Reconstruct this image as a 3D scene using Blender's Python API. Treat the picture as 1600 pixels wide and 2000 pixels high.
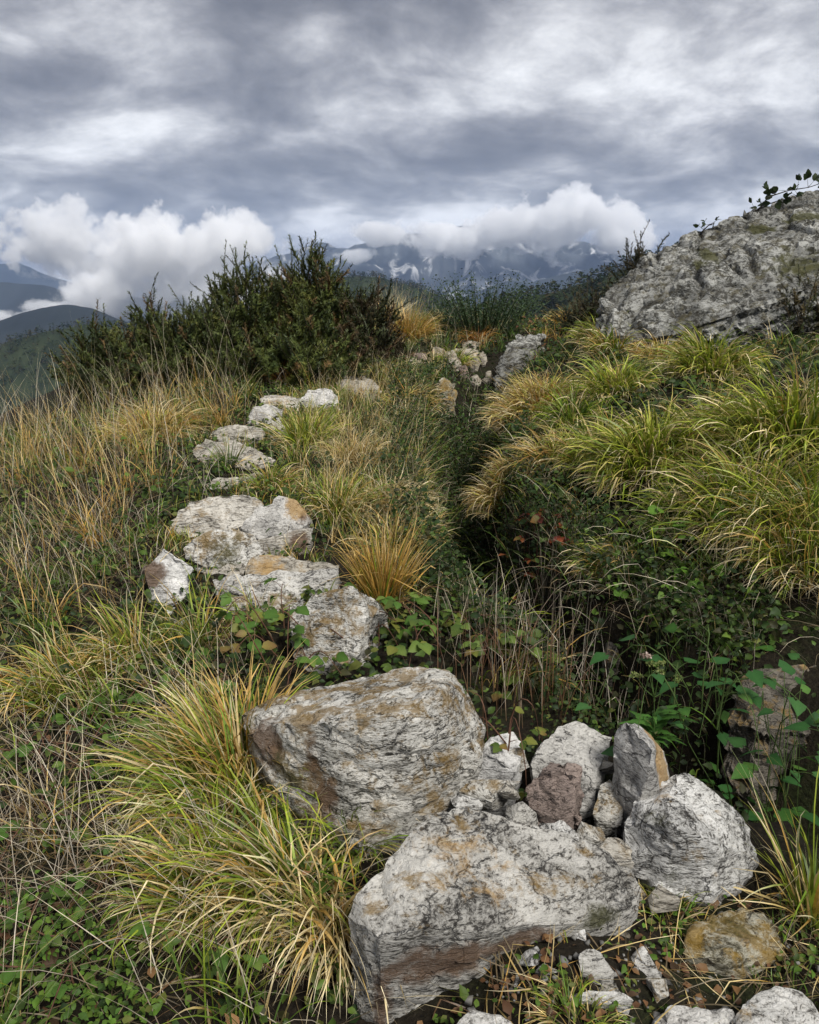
import bpy, bmesh, math, random
import numpy as np
from mathutils import Vector, Matrix

scene = bpy.context.scene
for o in list(bpy.data.objects):
    bpy.data.objects.remove(o)
COL = scene.collection
R = math.radians
rng = np.random.default_rng(11)

# ------------------------------------------------------------------ camera
CAM = np.array([0.0, 0.0, 1.62])
FPX = 1662.0                       # focal length in photo pixels (1600 x 2000 photo)
HORIZON = 580.0
PITCH = math.atan((1000 - HORIZON) / FPX)
cam_d = bpy.data.cameras.new('camera')
cam_o = bpy.data.objects.new('camera', cam_d)
COL.objects.link(cam_o)
cam_d.sensor_fit = 'VERTICAL'
cam_d.sensor_height = 32.5
cam_d.lens = 32.5 * FPX / 2000.0
cam_d.clip_start = 0.05
cam_d.clip_end = 60000
cam_o.location = CAM
cam_o.rotation_euler = (R(90) - PITCH, 0, 0)
scene.camera = cam_o

# ------------------------------------------------------------------ world: overcast sky
SUN_EL, SUN_AZ = R(48), R(150)      # azimuth clockwise from +Y: behind the camera's right shoulder
world = bpy.data.worlds.new('World')
scene.world = world
world.use_nodes = True
wn, wl = world.node_tree.nodes, world.node_tree.links
wn.clear()


def node(nt, kind, **kw):
    n = nt.nodes.new(kind)
    for k, v in kw.items():
        if k.startswith('i_'):
            n.inputs[k[2:]].default_value = v
        elif k.startswith('n_'):
            n.inputs[int(k[2:])].default_value = v
        else:
            setattr(n, k, v)
    return n


def ramp(nt, stops, interp='LINEAR'):
    n = nt.nodes.new('ShaderNodeValToRGB')
    cr = n.color_ramp
    cr.interpolation = interp
    while len(cr.elements) < len(stops):
        cr.elements.new(0.5)
    for e, (p, c) in zip(cr.elements, stops):
        e.position = p
        e.color = (c, c, c, 1) if isinstance(c, (int, float)) else (*c, 1)
    return n


def math_n(nt, op, a, b=None, c=None, clamp=False):
    n = nt.nodes.new('ShaderNodeMath')
    n.operation = op
    n.use_clamp = clamp
    for i, v in enumerate((a, b, c)):
        if v is None:
            continue
        if isinstance(v, (int, float)):
            n.inputs[i].default_value = v
        else:
            nt.links.new(v, n.inputs[i])
    return n.outputs[0]


def mixc(nt, f, a, b, mode='MIX'):
    n = nt.nodes.new('ShaderNodeMix')
    n.data_type = 'RGBA'
    n.blend_type = mode
    for s, v in ((0, f), (6, a), (7, b)):
        if isinstance(v, (int, float)):
            n.inputs[s].default_value = v
        elif isinstance(v, tuple):
            n.inputs[s].default_value = (*v, 1)
        else:
            nt.links.new(v, n.inputs[s])
    return n.outputs[2]


def build_world():
    nt = world.node_tree
    out = node(nt, 'ShaderNodeOutputWorld')
    bg = node(nt, 'ShaderNodeBackground', i_Strength=1.0)
    sky = node(nt, 'ShaderNodeTexSky', sky_type='NISHITA', sun_disc=False,
               sun_elevation=SUN_EL, sun_rotation=SUN_AZ)
    tc = node(nt, 'ShaderNodeTexCoord')
    sep = node(nt, 'ShaderNodeSeparateXYZ')
    nt.links.new(tc.outputs['Generated'], sep.inputs[0])
    z = math_n(nt, 'ADD', math_n(nt, 'MAXIMUM', sep.outputs[2], 0.0), 0.36)
    u = math_n(nt, 'DIVIDE', sep.outputs[0], z)
    v = math_n(nt, 'DIVIDE', sep.outputs[1], z)
    uv = node(nt, 'ShaderNodeCombineXYZ')
    nt.links.new(u, uv.inputs[0]); nt.links.new(v, uv.inputs[1])
    # billows: the sheet is pushed about by a slow noise before the cloud noise is read
    wn_ = node(nt, 'ShaderNodeTexNoise', i_Scale=2.0, i_Detail=2, i_Roughness=.5)
    nt.links.new(uv.outputs[0], wn_.inputs['Vector'])
    wv = node(nt, 'ShaderNodeVectorMath', operation='MULTIPLY_ADD')
    nt.links.new(wn_.outputs['Color'], wv.inputs[0])
    wv.inputs[1].default_value = (.22, .22, .2)
    nt.links.new(uv.outputs[0], wv.inputs[2])

    def deck(offset, scale, detail, rough):
        mp = node(nt, 'ShaderNodeMapping')
        mp.inputs['Location'].default_value = offset
        mp.inputs['Rotation'].default_value = (0, 0, R(-5))
        mp.inputs['Scale'].default_value = scale
        nt.links.new(wv.outputs[0], mp.inputs[0])
        n = node(nt, 'ShaderNodeTexNoise', i_Scale=1.0, i_Detail=detail, i_Roughness=rough)
        nt.links.new(mp.outputs[0], n.inputs['Vector'])
        return n.outputs[0]
    big = deck((.3, .2, 0), (1.3, 2.3, 1), 3, .5)
    fine = deck((4.7, 1.9, 0), (3.9, 4.5, 1), 12, .62)
    fine2 = deck((4.7, 2.05, .10), (3.9, 4.5, 1), 12, .62)      # shifted copy: relief of the cloud undersides
    t = math_n(nt, 'ADD', math_n(nt, "MULTIPLY", big, .56), math_n(nt, "MULTIPLY", fine, .52))
    relief = math_n(nt, 'MULTIPLY', math_n(nt, 'SUBTRACT', fine2, fine), .50)
    t = math_n(nt, 'ADD', t, relief)
    cr = ramp(nt, [(.40, (.047, .046, .049)), (.465, (.070, .069, .073)), (.52, (.112, .111, .115)),
                   (.565, (.170, .169, .172)), (.615, (.265, .264, .265)), (.685, (.40, .40, .40))], 'B_SPLINE')
    nt.links.new(t, cr.inputs[0])
    clouds = cr.outputs[0]
    skyd = mixc(nt, 1.0, sky.outputs[0], (.06, .06, .06), 'MULTIPLY')
    fin = mixc(nt, .96, skyd, clouds)
    nt.links.new(fin, bg.inputs['Color'])
    nt.links.new(bg.outputs[0], out.inputs[0])


build_world()

sun_d = bpy.data.lights.new('sun', 'SUN')
sun_d.energy = 1.5
sun_d.angle = R(20)
sun_d.color = (1.0, .97, .92)
sun_o = bpy.data.objects.new('sun', sun_d)
COL.objects.link(sun_o)
sun_o.rotation_euler = Vector((-math.sin(SUN_AZ) * math.cos(SUN_EL), -math.cos(SUN_AZ) * math.cos(SUN_EL),
                               -math.sin(SUN_EL))).to_track_quat('-Z', 'Y').to_euler()
sun_o.location = (6, -10, 30)

scene.view_settings.view_transform = 'Standard'
scene.view_settings.look = 'None'
scene.view_settings.exposure = 1.68
scene.view_settings.gamma = 1.0
scene.render.engine = 'CYCLES'
cy = scene.cycles
cy.max_bounces = 12
cy.diffuse_bounces = 1
cy.glossy_bounces = 2
cy.transmission_bounces = 3
cy.volume_bounces = 10
cy.transparent_max_bounces = 4
cy.volume_max_steps = 160
cy.use_denoising = True

# ------------------------------------------------------------------ numpy noise


def _hash(ix, iy, iz, seed):
    h = (ix.astype(np.int64) * 374761393 + iy.astype(np.int64) * 668265263 +
         iz.astype(np.int64) * 2147483647 + seed * 1274126177) & 0xffffffff
    h = ((h ^ (h >> 13)) * 1274126177) & 0xffffffff
    h = h ^ (h >> 16)
    return (h & 0xffffff) / float(0xffffff)


def vnoise(p, seed=0):
    """value noise in [0,1]; p is (...,3)"""
    f = np.floor(p)
    t = p - f
    t = t * t * t * (t * (t * 6 - 15) + 10)
    i = f.astype(np.int64)
    r = 0
    for dx in (0, 1):
        wx = t[..., 0] if dx else 1 - t[..., 0]
        for dy in (0, 1):
            wy = t[..., 1] if dy else 1 - t[..., 1]
            for dz in (0, 1):
                wz = t[..., 2] if dz else 1 - t[..., 2]
                r = r + wx * wy * wz * _hash(i[..., 0] + dx, i[..., 1] + dy, i[..., 2] + dz, seed)
    return r


def fbm(p, octaves=4, seed=0, gain=.5, lac=2.03):
    a, s, tot = 1.0, 0, 0
    for k in range(octaves):
        s = s + a * (vnoise(p, seed + k * 17) - .5)
        tot += a
        a *= gain
        p = p * lac + 13.7
    return s / tot * 2          # about [-1,1]


def ridged(p, octaves=5, seed=0, gain=.5):
    a, s, tot = 1.0, 0, 0
    for k in range(octaves):
        s = s + a * (1 - np.abs(2 * vnoise(p, seed + k * 17) - 1))
        tot += a
        a *= gain
        p = p * 2.05 + 7.3
    return s / tot


def p2(x, y, s=1.0):
    x, y = np.broadcast_arrays(np.asarray(x, float), np.asarray(y, float))
    return np.stack([x * s, y * s, np.zeros_like(x) + .37], -1)


def sstep(a, b, x):
    t = np.clip((x - a) / (b - a), 0, 1)
    return t * t * (3 - 2 * t)


# ------------------------------------------------------------------ the lie of the land
TR_X = np.array([2.6, 1.75, 1.25, .82, .52, .36, .33, .48, .72, .95])
TR_Y = np.array([1.5, 2.05, 2.35, 2.85, 3.5, 4.4, 5.6, 7.0, 8.2, 9.0])
TR_D = np.array([.35, .62, .80, .85, .82, .78, .70, .50, .28, .05])


def trench(x, y):
    """distance to the ditch line, depth there and the side (+ right)"""
    best = np.full(np.shape(x), 1e9); dep = np.zeros(np.shape(x)); side = np.ones(np.shape(x))
    for k in range(len(TR_X) - 1):
        ax, ay, bx, by = TR_X[k], TR_Y[k], TR_X[k + 1], TR_Y[k + 1]
        L2 = (bx - ax) ** 2 + (by - ay) ** 2
        t = np.clip(((x - ax) * (bx - ax) + (y - ay) * (by - ay)) / L2, 0, 1)
        dx, dy = x - (ax + t * (bx - ax)), y - (ay + t * (by - ay))
        d = np.hypot(dx, dy)
        m = d < best
        best = np.where(m, d, best)
        dep = np.where(m, TR_D[k] * (1 - t) + TR_D[k + 1] * t, dep)
        side = np.where(m, np.where((bx - ax) * (y - ay) - (by - ay) * (x - ax) < 0, 1.0, -1.0), side)
    return best, dep, side


def H(x, y):
    x = np.asarray(x, float); y = np.asarray(y, float)
    x, y = np.broadcast_arrays(x, y)
    z = .10 * np.minimum(y, 11.8) - .02 + .17 * sstep(7.8, 11.0, y) * (1 - sstep(1.0, 1.7, x))
    over = np.maximum(y - 11.2, 0)
    z = z - np.minimum(.10 * over ** 1.5, .34 * over)                         # the crest, then down
    z = z - .15 * np.maximum(-1.5 - y, 0)
    d, dep, side = trench(x, y)
    s = d * side
    bank = .44 * sstep(.14, 1.1, s) + .105 * np.clip(s - .9, 0, 5)
    bank = bank * sstep(1.2, 3.2, y) * (1 - .8 * sstep(8.6, 10.8, y))
    z = z + bank
    xl = -.45 - 1.25 * sstep(2.2, 5.5, y)
    fall = np.maximum(xl - x, 0)
    z = z - np.minimum(.17 * fall ** 1.15, 1.0 + .3 * fall) - .22 * np.maximum(-3.6 - x, 0)
    z = z - .25 * np.maximum(x - 7, 0)
    z = z - dep * (1 - sstep(.06, .30 + .10 * sstep(4.5, 7, y), d)) * sstep(1.2, 2.2, y)
    z = z + .15 * np.exp(-(((x - .30) / .26) ** 2 + ((y - 1.42) / .30) ** 2)) * sstep(-.08, .15, x)      # trodden mound in front
    r = np.hypot(x, y)
    near = np.exp(-(r / 25.0) ** 2)
    z = z + near * (.07 * fbm(p2(x, y, 1.3), 4, 3) + .03 * fbm(p2(x, y, 6), 2, 5))
    far = sstep(14, 400, r)
    z = np.maximum(z, -330 + 40 * fbm(p2(x, y, 1 / 900.), 4, 8) * far)
    return z


CP, SP = math.cos(PITCH), math.sin(PITCH)


def ray(px, py):
    dx, dy = px - 800.0, 1000.0 - py
    v = np.array([dx, FPX * CP + dy * SP, -FPX * SP + dy * CP])
    return v / np.linalg.norm(v)


def at(px, py, d):
    """the point d metres ahead (along +Y) that the photo shows at this pixel"""
    v = ray(px, py)
    return CAM + v * (d / v[1])


_T = np.concatenate([np.arange(.6, 12, .008), np.arange(12, 40, .05)])


def on_ground(px, py):
    v = ray(px, py)
    P = CAM[None] + v[None] * _T[:, None]
    below = P[:, 2] < H(P[:, 0], P[:, 1])
    if not below.any():
        return P[-1]
    return P[np.argmax(below)]


# ------------------------------------------------------------------ object helpers
def prop(o, label=None, cat=None, group=None, kind=None):
    if label: o['label'] = label
    if cat: o['category'] = cat
    if group: o['group'] = group
    if kind: o['kind'] = kind
    return o


def empty(name, loc, label=None, cat=None, group=None):
    o = bpy.data.objects.new(name, None)
    o.empty_display_size = .05
    o.location = loc
    COL.objects.link(o)
    return prop(o, label, cat, group)


def mesh_data(name, verts, faces, mat, cols=None, smooth=False):
    """verts (N,3); faces: (M,3) or (M,4) array, or a list of such arrays"""
    me = bpy.data.meshes.new(name)
    verts = np.ascontiguousarray(verts, np.float32)
    fl = faces if isinstance(faces, list) else [faces]
    fl = [np.asarray(f, np.int32) for f in fl if len(f)]
    me.vertices.add(len(verts))
    me.vertices.foreach_set('co', verts.ravel())
    loops = np.concatenate([f.ravel() for f in fl])
    sizes = np.concatenate([np.full(len(f), f.shape[1], np.int32) for f in fl])
    starts = np.concatenate([[0], np.cumsum(sizes)[:-1]]).astype(np.int32)
    me.loops.add(len(loops))
    me.loops.foreach_set('vertex_index', loops)
    me.polygons.add(len(sizes))
    me.polygons.foreach_set('loop_start', starts)
    me.polygons.foreach_set('loop_total', sizes)
    if smooth:
        me.polygons.foreach_set('use_smooth', np.ones(len(sizes), bool))
    me.update(calc_edges=True)
    if cols is not None:
        ca = me.color_attributes.new('Col', 'FLOAT_COLOR', 'POINT')
        c = np.ones((len(verts), 4), np.float32)
        c[:, :np.shape(cols)[1]] = cols
        ca.data.foreach_set('color', c.ravel())
    if mat:
        me.materials.append(mat)
    return me


def link(name, me, parent=None, loc=None):
    o = bpy.data.objects.new(name, me)
    COL.objects.link(o)
    if parent is not None:
        o.parent = parent
    if loc is not None:
        o.location = loc
    return o


def grid_faces(nr, nc):
    i = np.arange(nr - 1)[:, None] * nc + np.arange(nc - 1)[None]
    return np.stack([i, i + 1, i + nc + 1, i + nc], -1).reshape(-1, 4)


def new_mat(name):
    m = bpy.data.materials.new(name)
    m.use_nodes = True
    m.node_tree.nodes.clear()
    return m, m.node_tree
# ================================================================== far setting
def mat_ground():
    m, nt = new_mat('soil')
    out = node(nt, 'ShaderNodeOutputMaterial')
    b = node(nt, 'ShaderNodeBsdfPrincipled', i_Roughness=.95)
    b.inputs['Specular IOR Level'].default_value = .15
    tc = node(nt, 'ShaderNodeTexCoord')
    n1 = node(nt, 'ShaderNodeTexNoise', i_Scale=3.0, i_Detail=8, i_Roughness=.65)
    n2 = node(nt, 'ShaderNodeTexNoise', i_Scale=60.0, i_Detail=5, i_Roughness=.7)
    for n in (n1, n2):
        nt.links.new(tc.outputs['Object'], n.inputs['Vector'])
    r1 = ramp(nt, [(.35, (.016, .012, .008)), (.5, (.024, .019, .012)), (.62, (.024, .030, .010)), (.75, (.055, .043, .026))])  # soil tones darkened so gaps and ditch read as near-black shadow
    nt.links.new(n1.outputs[0], r1.inputs[0])
    r2 = ramp(nt, [(.35, .35), (.6, 1.0), (.75, 1.9)])
    nt.links.new(n2.outputs[0], r2.inputs[0])
    nt.links.new(mixc(nt, 1.0, r1.outputs[0], r2.outputs[0], 'MULTIPLY'), b.inputs['Base Color'])
    bp = node(nt, 'ShaderNodeBump', i_Strength=.9, i_Distance=.02)
    nt.links.new(n2.outputs[0], bp.inputs['Height'])
    nt.links.new(bp.outputs[0], b.inputs['Normal'])
    nt.links.new(b.outputs[0], out.inputs[0])
    return m


def build_ground():
    n = 340
    t = np.linspace(-1, 1, n)
    def spread(t, fine, reach):          # fine steps near the camera, kilometres at the edge
        a = np.abs(t)
        return np.sign(t) * (fine * a + reach * a ** 9)
    X = spread(t, 11.0, 14000)[None, :] + 0 * t[:, None]
    Y = (spread(t, 9.5, 14000) + 6.0)[:, None] + 0 * t[None]
    Z = H(X, Y)
    v = np.stack([X, Y, Z], -1).reshape(-1, 3)
    o = link('ground', mesh_data('ground', v, grid_faces(n, n), mat_ground(), smooth=True))
    prop(o, kind='structure')


build_ground()


def mat_mountain(name, rock, dark, scree, scale, white=.5):
    m, nt = new_mat(name)
    out = node(nt, 'ShaderNodeOutputMaterial')
    b = node(nt, 'ShaderNodeBsdfPrincipled', i_Roughness=.95)
    b.inputs['Specular IOR Level'].default_value = .1
    tc = node(nt, 'ShaderNodeTexCoord')
    mp = node(nt, 'ShaderNodeMapping')
    mp.inputs['Scale'].default_value = (scale, scale * .6, scale * .30)
    mp.inputs['Rotation'].default_value = (0, R(28), 0)
    nt.links.new(tc.outputs['Object'], mp.inputs[0])
    n1 = node(nt, 'ShaderNodeTexNoise', i_Scale=1.0, i_Detail=9, i_Roughness=.62, i_Distortion=.5)
    n2 = node(nt, 'ShaderNodeTexNoise', i_Scale=1.5, i_Detail=8, i_Roughness=.66, i_Distortion=1.2)
    mp2 = node(nt, 'ShaderNodeMapping')
    mp2.inputs['Location'].default_value = (31, 7, 3)
    nt.links.new(mp.outputs[0], n1.inputs['Vector'])
    nt.links.new(mp.outputs[0], mp2.inputs[0])
    nt.links.new(mp2.outputs[0], n2.inputs['Vector'])
    r1 = ramp(nt, [(.38, dark), (.62, rock)])
    nt.links.new(n1.outputs[0], r1.inputs[0])
    r2 = ramp(nt, [(white, 0.0), (white + .09, 1.0)])
    nt.links.new(n2.outputs[0], r2.inputs[0])
    nt.links.new(mixc(nt, r2.outputs[0], r1.outputs[0], scree), b.inputs['Base Color'])
    nt.links.new(b.outputs[0], out.inputs[0])
    return m


def profile_z(D, prof, px):
    py = np.interp(px, [p[0] for p in prof], [p[1] for p in prof])
    dy = 1000 - py
    return CAM[2] + D * (-FPX * SP + dy * CP) / (FPX * CP + dy * SP)


def ridge(name, D, depth, prof, zlow, mat, amp, nscale, seed, cols=260, rows=110, front=1.0, sharp=1.1):
    """a mountain ridge whose crest, D metres away, runs along the photo's skyline"""
    pxs = np.linspace(prof[0][0], prof[-1][0], cols)
    x0 = (pxs - 800) / (FPX * CP) * D
    zc = profile_z(D, prof, pxs)
    r = np.linspace(-1, 1, rows)
    X = x0[None] + 0 * r[:, None]
    Y = D + depth * np.where(r < 0, front * r, r)[:, None] + 0 * x0[None]
    # spurs run down from the crest
    P = np.stack([X / nscale, Y / nscale * .75, np.zeros_like(X) + seed], -1)
    n = ridged(P, 6, seed) - .62
    n2 = fbm(P * 3, 4, seed + 5)
    fall = np.abs(r[:, None]) ** sharp
    Z = zc[None] * (1 - fall) + zlow * fall
    w = np.sin(np.pi * np.clip(np.abs(r), 0, 1))[:, None] ** .7
    Z = Z + amp * (n * 1.5 + .25 * n2) * w + amp * .10 * fbm(P * 6, 3, seed + 9)
    v = np.stack([X, Y, Z], -1).reshape(-1, 3)
    o = link(name, mesh_data(name, v, grid_faces(rows, cols), mat, smooth=True))
    return prop(o, kind='structure'), (X, Y, Z)


M_QUARRY = mat_mountain('marble_mountain', (.10, .11, .115), (.022, .026, .028), (.42, .42, .42), 1 / 300., .54)
M_FARBLUE = mat_mountain('far_slope', (.030, .036, .036), (.014, .018, .018), (.035, .04, .04), 1 / 500., .9)
M_WOOD = mat_mountain('wooded_slope', (.035, .045, .020), (.015, .022, .010), (.05, .045, .022), 1 / 25., .66)

ridge('mountain_quarried', 7800, 2200,
      [(430, 540), (560, 500), (640, 478), (690, 486), (735, 470), (790, 455), (860, 448), (950, 440), (1040, 455),
       (1120, 478), (1200, 505), (1300, 520), (1400, 560)], -420, M_QUARRY, 330, 900., 4, 300, 150)
ridge('mountain_spur', 5600, 900,
      [(800, 620), (880, 588), (930, 566), (985, 545), (1020, 552), (1080, 535), (1150, 520), (1230, 515), (1350, 540)],
      -420, M_FARBLUE, 90, 500., 9, 160, 70)
ridge('mountain_far', 9800, 2000,
      [(-300, 560), (-150, 520), (-60, 512), (0, 520), (45, 513), (85, 510), (125, 530), (200, 556), (300, 580), (460, 600)],
      -420, M_FARBLUE, 160, 900., 14, 200, 80)
ridge('mountain_foothill', 5200, 1100,
      [(-400, 560), (-200, 545), (-80, 556), (0, 552), (60, 550), (130, 556), (200, 585), (300, 610), (420, 640)],
      -420, M_FARBLUE, 90, 600., 21, 200, 80)
ridge('valley_spur', 2600, 600,
      [(-300, 650), (-100, 640), (40, 628), (120, 600), (170, 592), (215, 598), (300, 640), (420, 670)],
      -300, M_FARBLUE, 40, 300., 25, 160, 60)
_, HILL_L = ridge('hill_wooded_left', 1100, 300,
      [(-500, 700), (-200, 690), (-60, 690), (0, 690), (60, 660), (120, 645), (200, 630), (330, 640), (500, 690), (700, 760)],
      -330, M_WOOD, 14, 120., 31, 200, 70)
_, HILL_C = ridge('hill_wooded_centre', 1500, 380,
      [(480, 640), (600, 560), (660, 538), (715, 535), (755, 540), (800, 555), (850, 572), (905, 596), (960, 620), (1050, 660)],
      -330, M_WOOD, 16, 150., 36, 200, 70)
_, HILL_R = ridge('hill_wooded_right', 640, 250,
      [(820, 660), (870, 628), (930, 602), (1000, 578), (1060, 566), (1120, 545), (1190, 520), (1260, 500), (1330, 470), (1500, 440), (1700, 430)],
      -220, M_WOOD, 9, 110., 41, 200, 70)


def crown_tris(n, r, shape):
    """leaf-clump triangles spread through a crown of height 1"""
    if shape == 'pine':
        t = r.random(n) ** .8
        rad = .26 * (1 - t) ** .8 + .03
        z = .18 + .82 * t
    else:
        t = r.random(n)
        z = .2 + .8 * t
        rad = .40 * np.sqrt(np.clip(1 - (2 * t - .9) ** 2 * .9, .05, 1))
    a = r.uniform(0, 2 * math.pi, n)
    q = np.sqrt(r.uniform(.25, 1, n))
    c = np.stack([rad * q * np.cos(a), rad * q * np.sin(a), z], -1)
    d = r.normal(0, 1, (n, 3, 3)) * np.array([.085, .085, .06])
    return c[:, None] + d


def build_forest():
    r = np.random.default_rng(77)
    cols = [(.024, .036, .014), (.032, .044, .016), (.018, .028, .013), (.050, .050, .020), (.045, .036, .016)]
    for hill, n, hgt, lo, hi in ((HILL_R, 4200, 8.0, .22, .53), (HILL_C, 3600, 9.0, .25, .53), (HILL_L, 2600, 9.0, .25, .53)):
        X, Y, Z = hill
        nr, nc = X.shape
        i = r.uniform(lo, hi, n) * (nr - 1); j = r.uniform(.02, .98, n) * (nc - 1)
        i0, j0 = i.astype(int), j.astype(int)
        fi, fj = i - i0, j - j0
        def s(A):
            i1, j1 = np.minimum(i0 + 1, nr - 1), np.minimum(j0 + 1, nc - 1)
            return (A[i0, j0] * (1 - fi) + A[i1, j0] * fi) * (1 - fj) + (A[i0, j1] * (1 - fi) + A[i1, j1] * fi) * fj
        base = np.stack([s(X), s(Y), s(Z) - .5], -1)
        k = 22
        T = np.concatenate([crown_tris(k * (n // 2), r, 'pine').reshape(-1, k, 3, 3), crown_tris(k * (n - n // 2), r, 'round').reshape(-1, k, 3, 3)])
        h = hgt * r.uniform(.55, 1.25, n)
        V = (T * h[:, None, None, None] * np.array([1.25, 1.25, 1.0]) + base[:, None, None]).reshape(-1, 3)
        C = np.array(cols)[r.integers(0, len(cols), n)] * r.uniform(.7, 1.35, (n, 1))
        C = np.repeat(C, k * 3, 0)
        m = FOREST_MAT
        o = link('forest', mesh_data('forest', V, np.arange(len(V)).reshape(-1, 3), m, C))
        prop(o, kind='stuff')


def mat_forest():
    m, nt = new_mat('forest_foliage')
    out = node(nt, 'ShaderNodeOutputMaterial')
    b = node(nt, 'ShaderNodeBsdfDiffuse')
    va = node(nt, 'ShaderNodeVertexColor', layer_name='Col')
    nt.links.new(va.outputs[0], b.inputs[0])
    nt.links.new(b.outputs[0], out.inputs[0])
    return m


FOREST_MAT = mat_forest()
build_forest()
# ================================================================== stones
def mat_rock(name, white, grey, dark, ochre=(.30, .19, .05), brown=(.13, .075, .04), contrast=1.0, fol=(1, 1, 3.2),
             rot=(.3, .2, 0), scale=9.0, lichen=.55, black=.62, bump=.9, speck=1.0):
    """foliated gneiss: pale base, dark wavy mica streaks, ochre and black lichen.
    Vertex colour R = rust stain, G = brown crust and painted under-edge shadow, B = moss"""
    m, nt = new_mat(name)
    out = node(nt, 'ShaderNodeOutputMaterial')
    b = node(nt, 'ShaderNodeBsdfPrincipled', i_Roughness=.82)
    b.inputs['Specular IOR Level'].default_value = .3
    tc = node(nt, 'ShaderNodeTexCoord')
    mp = node(nt, 'ShaderNodeMapping')
    mp.inputs['Scale'].default_value = fol
    mp.inputs['Rotation'].default_value = rot
    nt.links.new(tc.outputs['Object'], mp.inputs[0])

    def nz(vec, sc, det, ro, di):
        n = node(nt, 'ShaderNodeTexNoise', i_Scale=sc, i_Detail=det, i_Roughness=ro, i_Distortion=di)
        nt.links.new(vec, n.inputs['Vector'])
        return n.outputs[0]
    ob = tc.outputs['Object']
    streak = nz(mp.outputs[0], scale * 4.6, 8, .68, .6)
    grain = nz(mp.outputs[0], scale * 13, 4, .7, .5)
    tone = nz(ob, 4.2, 6, .62, .5)
    lich = nz(ob, 9.0, 10, .74, .3)
    blk = nz(ob, 16.0, 10, .76, .4)
    c = .085 / contrast
    r1 = ramp(nt, [(.47 - c * 1.4, dark), (.47 - c * .3, grey), (.47 + c, white)])
    zone = math_n(nt, 'MULTIPLY', math_n(nt, 'SUBTRACT', tone, .465), .50)          # clean and dirty zones
    nt.links.new(math_n(nt, 'ADD', math_n(nt, 'ADD', streak, zone), math_n(nt, 'MULTIPLY', math_n(nt, 'SUBTRACT', grain, .5), .65)), r1.inputs[0])
    rt = ramp(nt, [(.34, .62), (.50, .95), (.64, 1.15)])
    nt.links.new(tone, rt.inputs[0])
    col = mixc(nt, 1.0, r1.outputs[0], rt.outputs[0], 'MULTIPLY')
    va = node(nt, 'ShaderNodeVertexColor', layer_name='Col')
    col = mixc(nt, 1.0, col, va.outputs['Alpha'], 'MULTIPLY')       # plates differ in tone
    oi = node(nt, 'ShaderNodeObjectInfo')                           # and so do stones
    ro = ramp(nt, [(0, (.82, .80, .76)), (.5, (1.0, .99, .97)), (1, (1.16, 1.16, 1.16))])
    nt.links.new(oi.outputs['Random'], ro.inputs[0])
    col = mixc(nt, 1.0, col, ro.outputs[0], 'MULTIPLY')
    # hairline fractures
    fr = node(nt, 'ShaderNodeTexVoronoi', feature='DISTANCE_TO_EDGE', i_Scale=scale * .55)
    fw = node(nt, 'ShaderNodeVectorMath', operation='MULTIPLY_ADD')
    nzc = node(nt, 'ShaderNodeTexNoise', i_Scale=scale, i_Detail=5, i_Roughness=.65)
    nt.links.new(ob, nzc.inputs['Vector'])
    nt.links.new(nzc.outputs['Color'], fw.inputs[0])
    fw.inputs[1].default_value = (.16, .16, .16)
    nt.links.new(mp.outputs[0], fw.inputs[2])
    nt.links.new(fw.outputs[0], fr.inputs['Vector'])
    rf = ramp(nt, [(.0, .22), (.022, 1.0)])
    nt.links.new(fr.outputs['Distance'], rf.inputs[0])
    crk = math_n(nt, 'MAXIMUM', rf.outputs[0], math_n(nt, 'MULTIPLY', math_n(nt, 'GREATER_THAN', tone, .5), 1.0))
    col = mixc(nt, 1.0, col, crk, 'MULTIPLY')
    vs = node(nt, 'ShaderNodeSeparateColor')
    nt.links.new(va.outputs[0], vs.inputs[0])
    geo = node(nt, 'ShaderNodeNewGeometry')
    gs = node(nt, 'ShaderNodeSeparateXYZ')
    nt.links.new(geo.outputs['Normal'], gs.inputs[0])
    # lichen likes the weathered tops
    rl = ramp(nt, [(lichen, 0), (lichen + .09, .8)])
    nt.links.new(math_n(nt, 'ADD', lich, math_n(nt, 'MULTIPLY', gs.outputs[2], .05)), rl.inputs[0])
    col = mixc(nt, rl.outputs[0], col, mixc(nt, grain, (ochre[0] * .4, ochre[1] * .38, ochre[2] * .4), ochre))
    rb = ramp(nt, [(black, 0), (black + .06, .85)])
    nt.links.new(blk, rb.inputs[0])
    col = mixc(nt, rb.outputs[0], col, (.030, .027, .020))
    # stains, and painted under-edge shadow, with their own ragged outline

    def stain(ch, sh, c1, c2, col):
        k = math_n(nt, 'ADD', vs.outputs[ch], math_n(nt, 'MULTIPLY', math_n(nt, 'SUBTRACT', lich if ch else blk, .5), 2.2))
        rr = ramp(nt, [(.40, 0), (.78, .88)])
        nt.links.new(k, rr.inputs[0])
        f = math_n(nt, 'MULTIPLY', rr.outputs[0], math_n(nt, 'GREATER_THAN', vs.outputs[ch], .04))
        sc = mixc(nt, streak, c1, c2)
        return mixc(nt, f, col, sc)
    col = stain(0, 0, (.20, .10, .03), (.58, .40, .17), col)
    col = stain(1, 0, (.05, .028, .016), (.20, .12, .07), col)
    col = stain(2, 0, (.018, .022, .008), (.09, .085, .025), col)
    nt.links.new(col, b.inputs['Base Color'])
    bh = math_n(nt, 'ADD', math_n(nt, 'ADD', math_n(nt, 'MULTIPLY', streak, .9), math_n(nt, 'MULTIPLY', grain, .45)), math_n(nt, 'MULTIPLY', crk, .5))
    bp = node(nt, 'ShaderNodeBump', i_Strength=bump, i_Distance=.018)
    nt.links.new(bh, bp.inputs['Height'])
    nt.links.new(bp.outputs[0], b.inputs['Normal'])
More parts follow.
